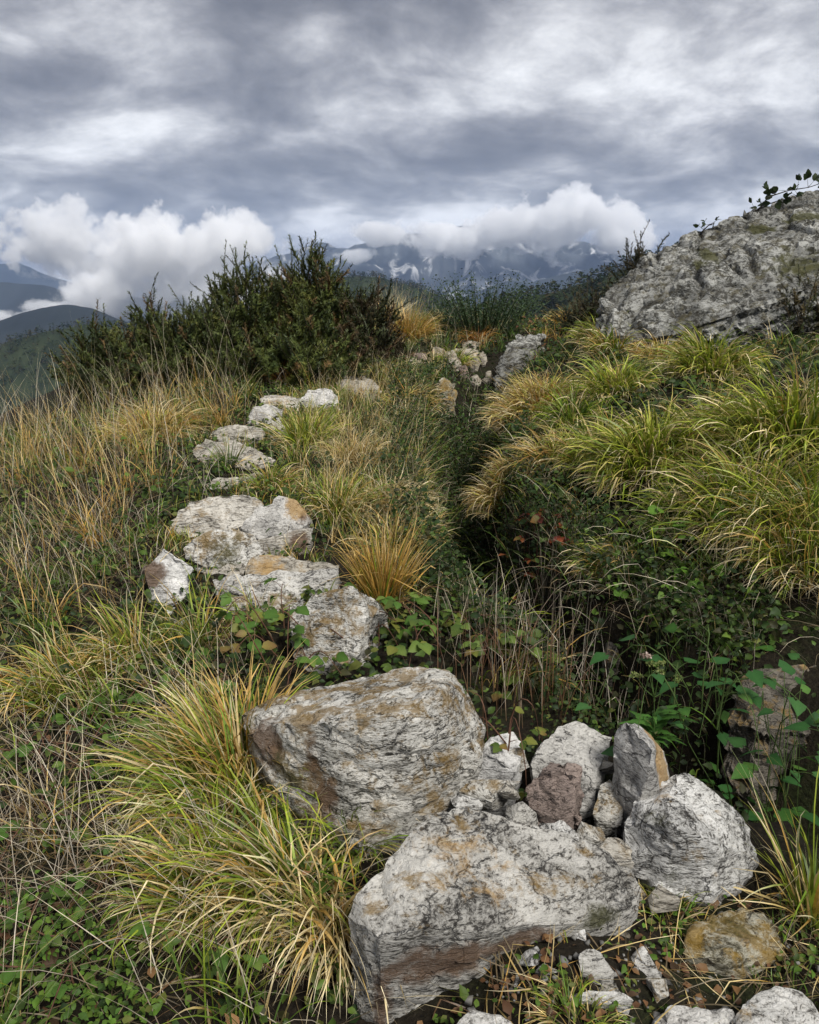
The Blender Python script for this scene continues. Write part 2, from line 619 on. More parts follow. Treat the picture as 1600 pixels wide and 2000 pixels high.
    nt.links.new(b.outputs[0], out.inputs[0])
    return m


MR = {
    'pale': mat_rock('pale_gneiss', (.64, .63, .60), (.36, .35, .325), (.065, .06, .054), lichen=.60, black=.62, contrast=1.1),
    'lichened': mat_rock('lichened_gneiss', (.62, .605, .56), (.30, .285, .25), (.045, .042, .034), lichen=.50, black=.58, contrast=1.25),
    'white': mat_rock('white_quartzite', (.68, .67, .645), (.44, .43, .41), (.11, .105, .10), lichen=.70, black=.70, contrast=.8),
    'brown': mat_rock('brown_schist', (.34, .27, .235), (.19, .145, .125), (.05, .038, .032), ochre=(.26, .17, .12), lichen=.6, black=.66, scale=14),
    'mossy': mat_rock('mossy_rock', (.42, .40, .32), (.20, .18, .12), (.045, .04, .025), ochre=(.36, .22, .03), lichen=.47, black=.58),
    'slab': mat_rock('weathered_slab', (.53, .50, .44), (.30, .275, .23), (.06, .052, .042), ochre=(.34, .24, .11), lichen=.56, black=.60, fol=(.8, 1, 5), rot=(.35, .1, .2), scale=7),
    'dark': mat_rock('shade_darkened_rock', (.21, .19, .16), (.10, .09, .075), (.025, .022, .018), lichen=.55, black=.55),  # dark rock, its colour lowered further to carry the overhang's shade
    'old': mat_rock('old_wall_stone', (.40, .365, .30), (.22, .195, .155), (.045, .04, .03), ochre=(.27, .18, .08), lichen=.52, black=.57, fol=(.8, 1, 4), scale=6),
    'crag': mat_rock('grey_crag', (.30, .30, .28), (.145, .145, .13), (.022, .022, .018), ochre=(.10, .085, .04), lichen=.54, black=.505, fol=(1, 1, 2.2), rot=(.2, .55, 0), scale=4.5, contrast=1.0),
}

STONES = []          # footprints: (convex outline in plan, object) so that nothing sprouts out of a stone


def hull2d(P):
    P = sorted(map(tuple, np.round(P, 4)))
    def half(pts):
        h = []
        for p in pts:
            while len(h) > 1 and (h[-1][0] - h[-2][0]) * (p[1] - h[-2][1]) - (h[-1][1] - h[-2][1]) * (p[0] - h[-2][0]) <= 0:
                h.pop()
            h.append(p)
        return h[:-1]
    return np.array(half(P) + half(P[::-1]))


def inside_poly(poly, x, y):
    r = np.zeros(np.shape(x), bool)
    n = len(poly)
    for i in range(n):
        x1, y1 = poly[i]; x2, y2 = poly[(i + 1) % n]
        c = ((y1 > y) != (y2 > y)) & (x < (x2 - x1) * (y - y1) / (y2 - y1 + 1e-12) + x1)
        r ^= c
    return r


def in_stone(x, y, shrink=.9):
    r = np.zeros(np.shape(x), bool)
    for poly, _ in STONES:
        c = poly.mean(0)
        q = c + (poly - c) * shrink
        lo, hi = q.min(0), q.max(0)
        k = np.nonzero((x > lo[0]) & (x < hi[0]) & (y > lo[1]) & (y < hi[1]))[0]
        if len(k):
            r[k] |= inside_poly(q, x[k], y[k])
    return r


def rock(name, label, pts, mat, edge=.02, amp=.012, seed=1, strata=0.5, smooth=1, stains=(), cat='stone', layer_dir=(.25, -.15, 1), flaky=0.0,
         group=None, coarse=1.0, chip=.7, cuts=9, cutdepth=.11):
    pts = np.array(pts, float)
    base = np.array([pts[:, 0].mean(), pts[:, 1].mean(), pts[:, 2].min()])
    bm = bmesh.new()
    for p in pts - base:
        bm.verts.new(p)
    res = bmesh.ops.convex_hull(bm, input=bm.verts[:])
    bad = {g for k in ('geom_interior', 'geom_unused') for g in res[k] if isinstance(g, bmesh.types.BMVert)}
    bmesh.ops.delete(bm, geom=list(bad), context='VERTS')
    loose = [v for v in bm.verts if not v.link_faces]
    if loose:
        bmesh.ops.delete(bm, geom=loose, context='VERTS')
    cr_ = np.random.default_rng(seed * 7 + 1)
    ext = np.ptp(pts, axis=0)
    for _ in range(cuts):                                 # break corners off: flat facets with sharp arrises
        n = cr_.normal(0, 1, 3); n[1] -= .5; n /= np.linalg.norm(n)
        co = np.array([v.co for v in bm.verts])
        h = co @ n
        off = h.max() - cr_.uniform(.3, 1) * cutdepth * (h.max() - h.min())
        bmesh.ops.bisect_plane(bm, geom=bm.verts[:] + bm.edges[:] + bm.faces[:], plane_co=Vector(n * off), plane_no=Vector(n), clear_outer=True, dist=1e-5)
        co = [v.co.copy() for v in bm.verts]
        bm.free(); bm = bmesh.new()
        for p in co: bm.verts.new(p)
        res = bmesh.ops.convex_hull(bm, input=bm.verts[:])
        bad = {g for k in ('geom_interior', 'geom_unused') for g in res[k] if isinstance(g, bmesh.types.BMVert)}
        bmesh.ops.delete(bm, geom=list(bad), context='VERTS')
        loose = [v for v in bm.verts if not v.link_faces]
        if loose:
            bmesh.ops.delete(bm, geom=loose, context='VERTS')
    for _ in range(9):
        long = [e for e in bm.edges if e.calc_length() > edge * 1.45]
        if not long:
            break
        bmesh.ops.subdivide_edges(bm, edges=long, cuts=1)
        bmesh.ops.triangulate(bm, faces=[f for f in bm.faces if len(f.verts) > 3])
    for _ in range(smooth):
        bmesh.ops.smooth_vert(bm, verts=bm.verts[:], factor=.5, use_axis_x=True, use_axis_y=True, use_axis_z=True)
    bm.normal_update()
    bmesh.ops.recalc_face_normals(bm, faces=bm.faces[:])
    V = np.array([v.co for v in bm.verts]); N = np.array([v.normal for v in bm.verts])
    F = np.array([[v.index for v in f.verts] for f in bm.faces]) if True else None
    bm.free()
    W = V + base
    ld = np.array(layer_dir, float); ld /= np.linalg.norm(ld)
    P = W + seed * 3.17
    size = np.ptp(V, axis=0).max()
    d = amp * .6 * coarse * fbm(P * (3.2 / max(size, .15)), 3, seed)
    d = d + amp * .55 * fbm(P * 16, 4, seed + 3)
    d = d - amp * 1.3 * np.clip(ridged(P * 7, 3, seed + 8) - .72, 0, 1) * 3      # creases
    # chips: small broken facets
    flaky_all = [(chip * amp, 11.0 if size < .8 else 7.0, 24.0)] if chip else []
    if flaky: flaky_all.append((flaky, 2.4, 6.5))
    if strata:
        h = (P @ ld)
        A = P - h[:, None] * ld * .0
        lay = fbm(np.stack([P[:, 0] * 5, P[:, 1] * 5, h * 42], -1), 3, seed + 6)
        side = 1 - np.abs(N @ ld)                       # layers show on broken edges, not on bedding planes
        d = d + .6 * strata * amp * (.25 + 1.3 * side) * np.sign(lay) * np.abs(lay) ** .7
    plate = np.ones(len(P))
    for mag, fxy, fz in flaky_all:
        A2 = np.stack([P[:, 0] * fxy, P[:, 1] * fxy, (P @ ld) * fz], -1)
        A2 = A2 + .5 * np.stack([fbm(P * fxy * .75, 2, seed + k) for k in (31, 32, 33)], -1)
        d1 = np.full(len(P), 9.); d2 = np.full(len(P), 9.); cell = np.zeros(len(P))
        f0 = np.floor(A2)
        for dx in (-1, 0, 1):
            for dy in (-1, 0, 1):
                for dz in (-1, 0, 1):
                    g = f0 + (dx, dy, dz)
                    c = g + np.stack([_hash(g[:, 0], g[:, 1], g[:, 2], s) for s in (1, 2, 3)], -1)
                    dd = np.linalg.norm(c - A2, axis=1)
                    hv = _hash(g[:, 0], g[:, 1], g[:, 2], 9)
                    closer = dd < d1
                    d2 = np.where(closer, d1, np.minimum(d2, dd))
                    cell = np.where(closer, hv, cell)
                    d1 = np.where(closer, dd, d1)
        crack = sstep(0.0, .16, d2 - d1)
        d = d + mag * ((cell - .45) * 1.1 * crack - (1 - crack) * .6)
        if fxy < 5: plate = .55 + .85 * cell * crack
    V = V + N * d[:, None]
    cols = np.zeros((len(V), 3))
    for ch, c, r, s in stains:
        q = np.linalg.norm((W - np.array(c)) / np.array(r), axis=1)
        cols[:, ch] = np.maximum(cols[:, ch], s * np.clip(1.35 - q, 0, 1))
    me = mesh_data(name, V, F, MR[mat], np.column_stack([cols, plate]), smooth=True)
    me.set_sharp_from_angle(angle=R(34))
    o = link(name, me, loc=base)
    prop(o, label, cat, group)
    STONES.append((hull2d((V + base)[:, :2]), o))
    return o


def boulder(name, label, pix, mat, drop=.85, sink=.07, **kw):
    """pix: (px, py, distance) corners seen in the photo; the stone goes down into the ground below them"""
    P = np.array([at(*p) for p in pix])
    c = P.mean(0)
    B = P.copy()
    B[:, :2] = c[:2] + (P[:, :2] - c[:2]) * drop
    B[:, 1] += .02
    B[:, 2] = np.minimum(H(B[:, 0], B[:, 1]) - sink, P[:, 2].min())
    return rock(name, label, np.vstack([P, B]), mat, **kw)


def slab(name, label, outline, tilt, thick, mat, foot=None, lift=.0, yaw=0.0, bulge=.012, dist=None, **kw):
    """a stone whose seen face (tilt degrees up from level) has this outline in the photo; foot: pixel where it meets the ground"""
    if foot is None:
        k = int(np.argmax([p[1] for p in outline]))
        foot = outline[k]
    A = at(foot[0], foot[1], dist) if dist else on_ground(*foot)
    A = A + np.array([0, 0, lift])
    n = np.array([math.sin(R(tilt)) * math.sin(R(yaw)), -math.sin(R(tilt)) * math.cos(R(yaw)), math.cos(R(tilt))])
    P = []
    for p in outline:
        v = ray(*p)
        t = ((A - CAM) @ n) / (v @ n)
        P.append(CAM + v * t)
    P = np.array(P)
    c = P.mean(0)
    P = c + (P - c) * .95
    size = np.ptp(P, axis=0).max()
    back = c + (P - c) * .95 - n * thick
    mid = c + (P - c) * .55 + n * bulge * size
    lo = c + (P - c) * .8
    lo[:, 2] = np.minimum(H(lo[:, 0], lo[:, 1]) - .05, lo[:, 2] - thick * .5)
    return rock(name, label, np.vstack([P, back, mid, lo]), mat, **kw)


RUST, BROWN, MOSS = 0, 1, 2

boulder('boulder', 'large pale gneiss boulder with ochre lichened top, behind the broad foreground slab',
        [(545, 1560, 2.06), (640, 1618, 1.98), (700, 1628, 1.95), (800, 1578, 1.97), (905, 1545, 2.05),
         (480, 1435, 2.2), (528, 1450, 2.1), (560, 1418, 2.06), (650, 1410, 2.0), (720, 1403, 1.985), (800, 1392, 2.0), (858, 1352, 2.1),
         (465, 1390, 2.35), (540, 1356, 2.4), (680, 1336, 2.45), (770, 1309, 2.5), (822, 1293, 2.52), (880, 1309, 2.4), (908, 1336, 2.3),
         (955, 1425, 2.2), (940, 1490, 2.1)], 'lichened', edge=.013, amp=.011, seed=2, strata=.7, smooth=0, cuts=5, cutdepth=.06,
        stains=[(BROWN, at(520, 1440, 2.15), .10, .9), (BROWN, at(640, 1570, 1.98), (.05, .1, .10), .8), (BROWN, at(610, 1480, 2.02), (.04, .1, .12), .6),
                (MOSS, at(560, 1520, 2.05), (.09, .1, .10), .5)])
boulder('boulder', 'broad flat pale slab with a rusty patch and dark overhanging front edge',
        [(680, 1768, 1.54), (684, 1900, 1.52), (692, 2030, 1.5), (742, 1838, 1.43), (745, 2010, 1.47), (830, 1812, 1.45), (930, 1822, 1.47),
         (1000, 1812, 1.52), (1090, 1775, 1.58), (1165, 1802, 1.6), (1230, 1795, 1.62), (762, 1690, 1.63), (830, 1592, 1.75), (900, 1572, 1.8), (1000, 1600, 1.8),
         (1150, 1642, 1.77), (1232, 1692, 1.72), (1272, 1762, 1.66)], 'pale', drop=.72, edge=.012, amp=.010, seed=5, strata=.6, smooth=0, cuts=3, cutdepth=.04,
        stains=[(RUST, at(870, 1690, 1.66), (.15, .14, .08), .62), (RUST, at(960, 1720, 1.62), (.10, .12, .06), .5),
                (BROWN, at(860, 1880, 1.47), (.16, .1, .06), .9), (BROWN, at(1010, 1850, 1.52), (.12, .1, .04), .9), (BROWN, at(745, 1960, 1.46), (.03, .05, .12), .8), (MOSS, at(1170, 1790, 1.6), (.07, .06, .035), .75)])  # BROWN patches below the front edge paint in the shadow under the overhang
boulder('boulder', 'rounded pale boulder with yellowish stains below the pointed upright stone',
        [(1213, 1610, 1.93), (1240, 1556, 1.99), (1290, 1517, 2.04), (1345, 1532, 2.0), (1345, 1508, 2.10), (1425, 1562, 2.02), (1478, 1628, 1.97), (1493, 1670, 1.92), (1455, 1735, 1.83), (1392, 1765, 1.78),
         (1300, 1740, 1.79), (1222, 1690, 1.85), (1320, 1610, 1.80), (1400, 1650, 1.80)], 'pale', edge=.012, amp=.012, seed=8, cuts=7, cutdepth=.06, smooth=0, strata=.15,
        stains=[(MOSS, at(1270, 1600, 1.86), (.07, .1, .05), .55), (MOSS, at(1310, 1720, 1.79), (.1, .1, .04), .5), (RUST, at(1290, 1545, 1.98), (.05, .08, .03), .5)])
boulder('standing_stone', 'pointed upright stone with grey face and orange broken edge',
        [(1200, 1448, 2.12), (1204, 1425, 2.14), (1222, 1411, 2.12), (1258, 1440, 2.05), (1274, 1465, 1.995), (1270, 1492, 1.985), (1266, 1520, 1.975), (1250, 1560, 1.97), (1202, 1530, 2.05),
         (1246, 1414, 2.22), (1272, 1434, 2.22), (1302, 1465, 2.19), (1302, 1490, 2.17), (1310, 1540, 2.1), (1290, 1570, 2.0)], 'white', edge=.011, amp=.009, seed=15, strata=.9, layer_dir=(1, .2, .2), cuts=0, smooth=0,
        stains=[(RUST, at(1296, 1490, 2.10), (.032, .3, .30), 1.5)])
boulder('stone', 'smooth white stone behind the brown block',
        [(1032, 1455, 2.25), (1055, 1428, 2.3), (1125, 1408, 2.35), (1196, 1440, 2.32), (1168, 1500, 2.15), (1163, 1585, 2.07), (1120, 1605, 2.06), (1042, 1520, 2.16)],
        'white', edge=.013, amp=.010, seed=18, cuts=6, cutdepth=.07, smooth=0)
boulder('stone', 'brownish pink block of schist in front of the smooth white stone',
        [(1027, 1518, 2.0), (1050, 1488, 2.05), (1112, 1482, 2.05), (1148, 1512, 2.02), (1148, 1560, 1.97), (1115, 1598, 1.95), (1060, 1582, 1.95), (1027, 1552, 1.97), (1088, 1532, 1.92)],
        'brown', edge=.011, amp=.010, seed=23, strata=.2, chip=1.6, cuts=14, cutdepth=.14, smooth=0)
boulder('stone', 'small white wedge of rock against the right end of the lichened boulder',
        [(915, 1482, 2.15), (958, 1440, 2.24), (1003, 1420, 2.3), (1028, 1456, 2.25), (1010, 1508, 2.12), (930, 1514, 2.1), (966, 1468, 2.12)],
        'white', edge=.013, amp=.009, seed=24, cuts=6, cutdepth=.09, smooth=0)
boulder('stone', 'thin grey stone wedged between brown block and rounded boulder',
        [(1170, 1532, 2.1), (1195, 1515, 2.12), (1220, 1560, 2.05), (1212, 1612, 2.0), (1176, 1622, 2.0), (1160, 1592, 2.02)],
        'lichened', edge=.013, amp=.009, seed=27, cuts=6, cutdepth=.10, smooth=0)
boulder('boulder', 'rusty brown stone with yellow lichen beside the tall bottom grass',
        [(1330, 1850, 1.62), (1345, 1810, 1.66), (1400, 1782, 1.72), (1470, 1778, 1.74), (1530, 1800, 1.72), (1545, 1860, 1.64), (1480, 1900, 1.58), (1380, 1905, 1.56), (1330, 1890, 1.58), (1430, 1830, 1.6)],
        'mossy', edge=.013, amp=.013, seed=30, stains=[(RUST, at(1470, 1830, 1.62), (.05, .08, .04), .6), (MOSS, at(1440, 1800, 1.68), (.12, .1, .03), .6)])
boulder('boulder', 'knobbly whitish boulder at the edge of the trodden ground',
        [(1430, 1985, 1.38), (1450, 1945, 1.41), (1500, 1930, 1.44), (1570, 1945, 1.43), (1600, 1990, 1.40), (1640, 2060, 1.34), (1440, 2080, 1.32), (1520, 2000, 1.34)],
        'pale', edge=.013, amp=.016, seed=33)
boulder('boulder', 'low pale rock half buried beside the knobbly whitish boulder',
        [(1250, 2000, 1.36), (1290, 1972, 1.40), (1370, 1955, 1.42), (1440, 1972, 1.40), (1450, 2060, 1.32), (1260, 2070, 1.30)],
        'white', edge=.013, amp=.014, seed=36)
boulder('stone', 'pale stone poking out of the ground under the dark slab edge',
        [(885, 1990, 1.34), (920, 1966, 1.37), (975, 1968, 1.37), (1005, 1995, 1.34), (1000, 2060, 1.28), (890, 2060, 1.28)], 'pale', edge=.014, amp=.010, seed=39)
for i, (lab, ol, mt) in enumerate([
        ('pale fist sized stone under the slab corner among clover', [(1102, 1800), (1125, 1786), (1150, 1812), (1152, 1838), (1120, 1830)], 'white'),
        ('flat wedge shaped grey stone lying on trodden straw', [(1125, 1862), (1160, 1850), (1205, 1888), (1212, 1910), (1165, 1912), (1130, 1895)], 'pale'),
        ('dark little stone beside the green grass tuft', [(1200, 1822), (1220, 1815), (1240, 1826), (1236, 1842), (1205, 1842)], 'dark'),
        ('flat pale stone sunk in the trodden straw', [(1090, 1945), (1150, 1934), (1215, 1936), (1242, 1950), (1180, 1962), (1100, 1960)], 'pale'),
        ('tiny white stone by the clover leaves', [(1003, 1902), (1012, 1898), (1020, 1908), (1008, 1914)], 'white')]):
    slab('stone', lab, ol, 38, .05, mt, edge=.012, amp=.006, seed=50 + i, lift=.015)

# right bank of the ditch
boulder('boulder', 'dark grey rock jutting out of the bank above the bindweed leaves',
        [(1430, 1345, 2.78), (1455, 1308, 2.84), (1500, 1306, 2.8), (1560, 1298, 2.8), (1650, 1310, 2.8), (1670, 1420, 2.66), (1560, 1440, 2.62), (1475, 1425, 2.62), (1425, 1390, 2.7)],
        'dark', edge=.02, amp=.02, seed=60, strata=.9, sink=.2, stains=[(RUST, at(1572, 1300, 2.8), (.05, .05, .03), .6)])
slab('stone', 'brownish stone half hidden in the dark of the ditch bank', [(1178, 1262), (1200, 1245), (1240, 1280), (1252, 1318), (1215, 1325), (1185, 1300)], 60, .12, 'dark',
     foot=(1215, 1330), edge=.02, amp=.014, seed=63)

# the old wall top, going away
WALL = [
    ('upright lichened block behind the bramble leaves', [(560, 1195), (610, 1160), (690, 1138), (725, 1180), (700, 1300), (630, 1310), (572, 1290)], 62, .26, 'lichened', (640, 1330), 0, ()),
    ('flat ochre topped slab beside the golden tussock', [(474, 1095), (505, 1082), (560, 1090), (640, 1096), (670, 1100), (668, 1128), (600, 1140), (540, 1142), (474, 1125)], 28, .10, 'slab', (560, 1150), .06, ((RUST, (525, 1095), .12, .7),)),
    ('thin pale slab edge below the ochre topped slab', [(408, 1132), (470, 1122), (520, 1135), (600, 1120), (668, 1108), (672, 1132), (610, 1160), (500, 1170), (412, 1152)], 32, .08, 'pale', (520, 1178), .02, ()),
    ('mossy step stone under the thin pale slab', [(425, 1172), (480, 1160), (560, 1150), (600, 1165), (590, 1200), (500, 1212), (430, 1205)], 45, .10, 'lichened', (520, 1220), 0, ()),
    ('sharp white triangular stone with brown broken side', [(285, 1105), (318, 1066), (345, 1085), (378, 1105), (368, 1160), (350, 1190), (300, 1185), (286, 1150)], 60, .12, 'white', (330, 1195), 0, ((BROWN, (302, 1120), .075, 1.2),)),
    ('dark sloping stone below the rounded grey slab', [(352, 1062), (400, 1036), (445, 1028), (500, 1045), (522, 1080), (490, 1105), (400, 1110), (360, 1090)], 48, .2, 'lichened', (440, 1115), 0, ((MOSS, (450, 1085), .14, .7),)),
    ('rounded grey slab touching the orange tipped stone', [(315, 1040), (340, 1005), (370, 975), (430, 964), (500, 968), (520, 985), (490, 1020), (440, 1040), (370, 1052)], 24, .14, 'slab', (420, 1056), .02, ()),
    ('white stone with an orange rust tip', [(464, 1030), (500, 990), (545, 968), (575, 972), (608, 1000), (614, 1020), (570, 1045), (520, 1050), (470, 1042)], 40, .12, 'white', (540, 1055), .03, ((RUST, (583, 985), .09, 1.1), (BROWN, (596, 1010), .06, .8))),
    ('stack of thin dark layers under the orange tipped stone', [(475, 1058), (540, 1050), (610, 1030), (616, 1058), (590, 1082), (520, 1086), (480, 1080)], 70, .2, 'slab', (550, 1090), -.02, ((BROWN, (590, 1050), .1, .8),)),
    ('small mossy flat stone among dark leaves', [(388, 948), (425, 932), (465, 930), (488, 945), (480, 962), (420, 964)], 22, .10, 'slab', (440, 966), 0, ((MOSS, (440, 945), .14, .55),)),
    ('long pale slab with a dark grass sprig on it', [(370, 880), (400, 858), (460, 858), (520, 880), (542, 900), (500, 915), (440, 912), (385, 900)], 18, .12, 'slab', (450, 918), .02, ()),
    ('low ridged slab behind the long pale one', [(402, 856), (425, 834), (470, 828), (515, 832), (522, 848), (480, 862), (430, 864)], 30, .10, 'slab', (460, 866), .03, ((MOSS, (480, 850), .12, .5),)),
    ('small white block with black spots', [(480, 815), (492, 792), (525, 788), (556, 800), (552, 820), (520, 830), (485, 828)], 55, .16, 'white', (515, 832), 0, ()),
    ('flat stone with tan stains beside the black spotted block', [(505, 778), (520, 768), (570, 772), (605, 785), (590, 800), (545, 803), (510, 792)], 20, .10, 'slab', (550, 806), .04, ((RUST, (545, 778), .1, .5),)),
    ('whitish angular slab next to the tan stained flat stone', [(582, 780), (600, 760), (640, 756), (662, 772), (665, 792), (620, 803), (592, 800)], 26, .12, 'white', (620, 806), .02, ()),
    ('grey slab with a dark overhang facing the ditch', [(655, 748), (670, 732), (715, 732), (740, 750), (748, 768), (710, 772), (668, 766)], 20, .12, 'slab', (705, 778), .05, ()),
    ('brown faced slab tucked behind the grey one', [(606, 750), (620, 738), (655, 732), (662, 748), (640, 756), (612, 758)], 40, .12, 'brown', (636, 760), .0, ()),
    ('small dark ledge stone sticking out of the grass', [(700, 772), (740, 768), (752, 780), (720, 788)], 40, .1, 'dark', (725, 790), 0, ()),
    ('little grey stone at the foot of the spotted block', [(515, 830), (545, 820), (562, 832), (550, 846), (520, 848)], 40, .1, 'slab', (540, 850), 0, ()),
    ('small pale stone showing through the straw', [(325, 1215), (345, 1202), (365, 1210), (362, 1228), (332, 1232)], 40, .08, 'pale', (345, 1235), 0, ()),
    ('pale chip of stone under the triangular one', [(298, 1188), (330, 1180), (356, 1188), (320, 1204), (296, 1202)], 35, .05, 'white', (325, 1206), 0, ()),
    ('flat grey filler slab between the long pale slab and the mossy one', [(455, 935), (500, 922), (540, 930), (545, 945), (500, 955), (465, 950)], 22, .08, 'slab', (500, 958), 0, ()),
    ('squarish grey slab between the ridged slab and the spotted block', [(520, 850), (560, 838), (590, 848), (585, 866), (540, 872)], 25, .10, 'slab', (555, 875), .02, ()),
    ('low tan slab past the grey overhang slab towards the far pile', [(728, 728), (760, 716), (785, 722), (780, 736), (745, 740)], 22, .10, 'old', (758, 742), .03, ()),
    ('thin grey slab just behind the brown faced one', [(650, 728), (690, 718), (722, 722), (715, 732), (665, 736)], 22, .08, 'slab', (690, 738), .02, ()),
    ('broad grey step slab left of the ochre topped slab', [(395, 1118), (430, 1098), (480, 1100), (478, 1128), (430, 1138)], 28, .10, 'slab', (435, 1142), .0, ()),
    ('little white stone lying in the green clover slope', [(760, 842), (775, 838), (786, 844), (778, 850), (764, 849)], 40, .06, 'white', (772, 851), 0, ()),
]
for i, (lab, ol, tilt, th, mt, foot, lift, st) in enumerate(WALL):
    A = on_ground(*foot)
    sts = [(ch, at(p[0], p[1], A[1] + .12), (r, r * 3, r), s) for ch, p, r, s in st]
    slab('wall_stone', lab, ol, tilt, th, mt, foot=foot, lift=lift - .015 + .02 * ((i * 7) % 3 - 1), yaw=((i * 37) % 50 - 25) * .8, edge=.022, amp=.015, seed=70 + i, strata=1.2, smooth=0, cuts=4, cutdepth=.05, stains=sts)

FARW = [
    ('tan flat stone leading the far pile of wall stones', [(772, 704), (790, 693), (815, 695), (828, 708), (800, 714)], 25, .14, 'old', RUST),
    ('brown shaded stone between two tan ones in the far pile', [(800, 690), (825, 686), (842, 700), (838, 716), (812, 706)], 45, .14, 'brown', None),
    ('rounded tan stone on top of the far pile', [(836, 692), (848, 678), (868, 680), (878, 694), (862, 704), (842, 704)], 45, .16, 'old', RUST),
    ('sloping tan slab on the far pile facing the ditch', [(870, 684), (885, 682), (902, 704), (892, 722), (878, 712)], 50, .14, 'old', RUST),
    ('flat grey capstone of the far pile', [(884, 684), (905, 677), (936, 680), (940, 690), (915, 698), (892, 696)], 22, .12, 'old', None),
    ('grey stone under the capstone of the far pile', [(905, 708), (925, 694), (940, 702), (936, 714), (914, 716)], 50, .12, 'old', None),
    ('slanted grey stone at the ditch end of the far pile', [(935, 690), (945, 682), (952, 700), (948, 716), (938, 712)], 60, .12, 'old', None),
    ('reddish small stone low in the far pile', [(896, 716), (912, 712), (918, 728), (900, 730)], 60, .12, 'brown', RUST),
    ('pale pointed stone at the foot of the far pile', [(942, 742), (952, 722), (962, 722), (960, 740), (950, 748)], 65, .12, 'old', None),
    ('tiny tan stone at the foot of the far pile', [(918, 736), (935, 730), (942, 742), (928, 750), (918, 746)], 55, .12, 'old', None),
    ('grey shard beside the reddish stone of the far pile', [(918, 708), (930, 712), (928, 726), (918, 722)], 60, .12, 'dark', None),
    ('low grey slab in front of the broom shrub', [(898, 656), (920, 646), (945, 648), (940, 658), (910, 662)], 25, .12, 'old', None),
    ('thin grey slab beside the amber tuft', [(900, 668), (925, 662), (940, 668), (930, 676), (905, 676)], 25, .12, 'old', None),
]
for i, (lab, ol, tilt, th, mt, st) in enumerate(FARW):
    k = max(ol, key=lambda p: p[1])
    A = on_ground(k[0], k[1] + 3)
    cx, cy_ = np.mean([p[0] for p in ol]), np.mean([p[1] for p in ol])
    slab('wall_stone', lab, ol, tilt, th, mt, foot=(k[0], k[1] + 3), lift=.05, edge=.03, amp=.022, seed=110 + i, strata=.9, smooth=0, cuts=5,
         stains=[(st, at(cx, cy_, A[1]), (.2, .4, .2), .35)] if st is not None else ())

slab('boulder', 'tan crumbling stone in the ditch wall below the far pile', [(844, 752), (868, 734), (892, 746), (892, 786), (872, 804), (850, 790)], 62, .3, 'mossy', foot=(868, 812),
     edge=.03, amp=.03, seed=130, smooth=0, stains=[(MOSS, at(868, 775, 7.0), .4, .5)])
boulder('rock_ledge', 'grey rock ledge slanting down to the ditch beside the far stone pile',
        [(962, 735, 8.1), (975, 695, 8.5), (1010, 655, 9.0), (1050, 640, 9.2), (1066, 642, 9.2), (1045, 680, 8.6), (1020, 715, 8.2), (990, 740, 8.0)], 'crag', edge=.03, amp=.035, seed=133,
        strata=.9, flaky=.025, sink=.3)

# the outcrop on the right
boulder('rock_outcrop', 'big grey flaky rock outcrop rising above the right bank',
        [(1172, 590, 7.6), (1180, 565, 7.7), (1205, 545, 7.8), (1262, 502, 8.0), (1335, 462, 8.2), (1405, 434, 8.3), (1470, 410, 8.4), (1530, 396, 8.5), (1605, 368, 8.6), (1720, 340, 8.8),
         (1850, 330, 9.0), (1950, 420, 8.0), (1178, 655, 7.1), (1240, 676, 6.9), (1310, 650, 6.8), (1400, 600, 6.9), (1500, 575, 6.8), (1620, 560, 6.7), (1800, 560, 6.7),
         (1300, 560, 7.3), (1450, 500, 7.4), (1600, 450, 7.5), (1750, 430, 7.5)], 'crag', drop=.96, sink=.4, edge=.022, amp=.03, seed=140, strata=.8, smooth=0, flaky=.06, cuts=4,
        layer_dir=(-.45, -.2, 1), cat='rock', coarse=1.2,
        stains=[(MOSS, at(1393, 488, 7.5), (.075, .4, .14), 1.3), (MOSS, at(1372, 515, 7.4), (.07, .4, .05), 1.2), (MOSS, at(1500, 435, 7.8), (.12, .5, .06), 1.1), (MOSS, at(1580, 420, 7.8), (.2, .5, .06), 1.0),
                (MOSS, at(1560, 520, 7.2), (.35, .5, .2), .75), (MOSS, at(1330, 640, 7.0), (.3, .5, .10), .6)])

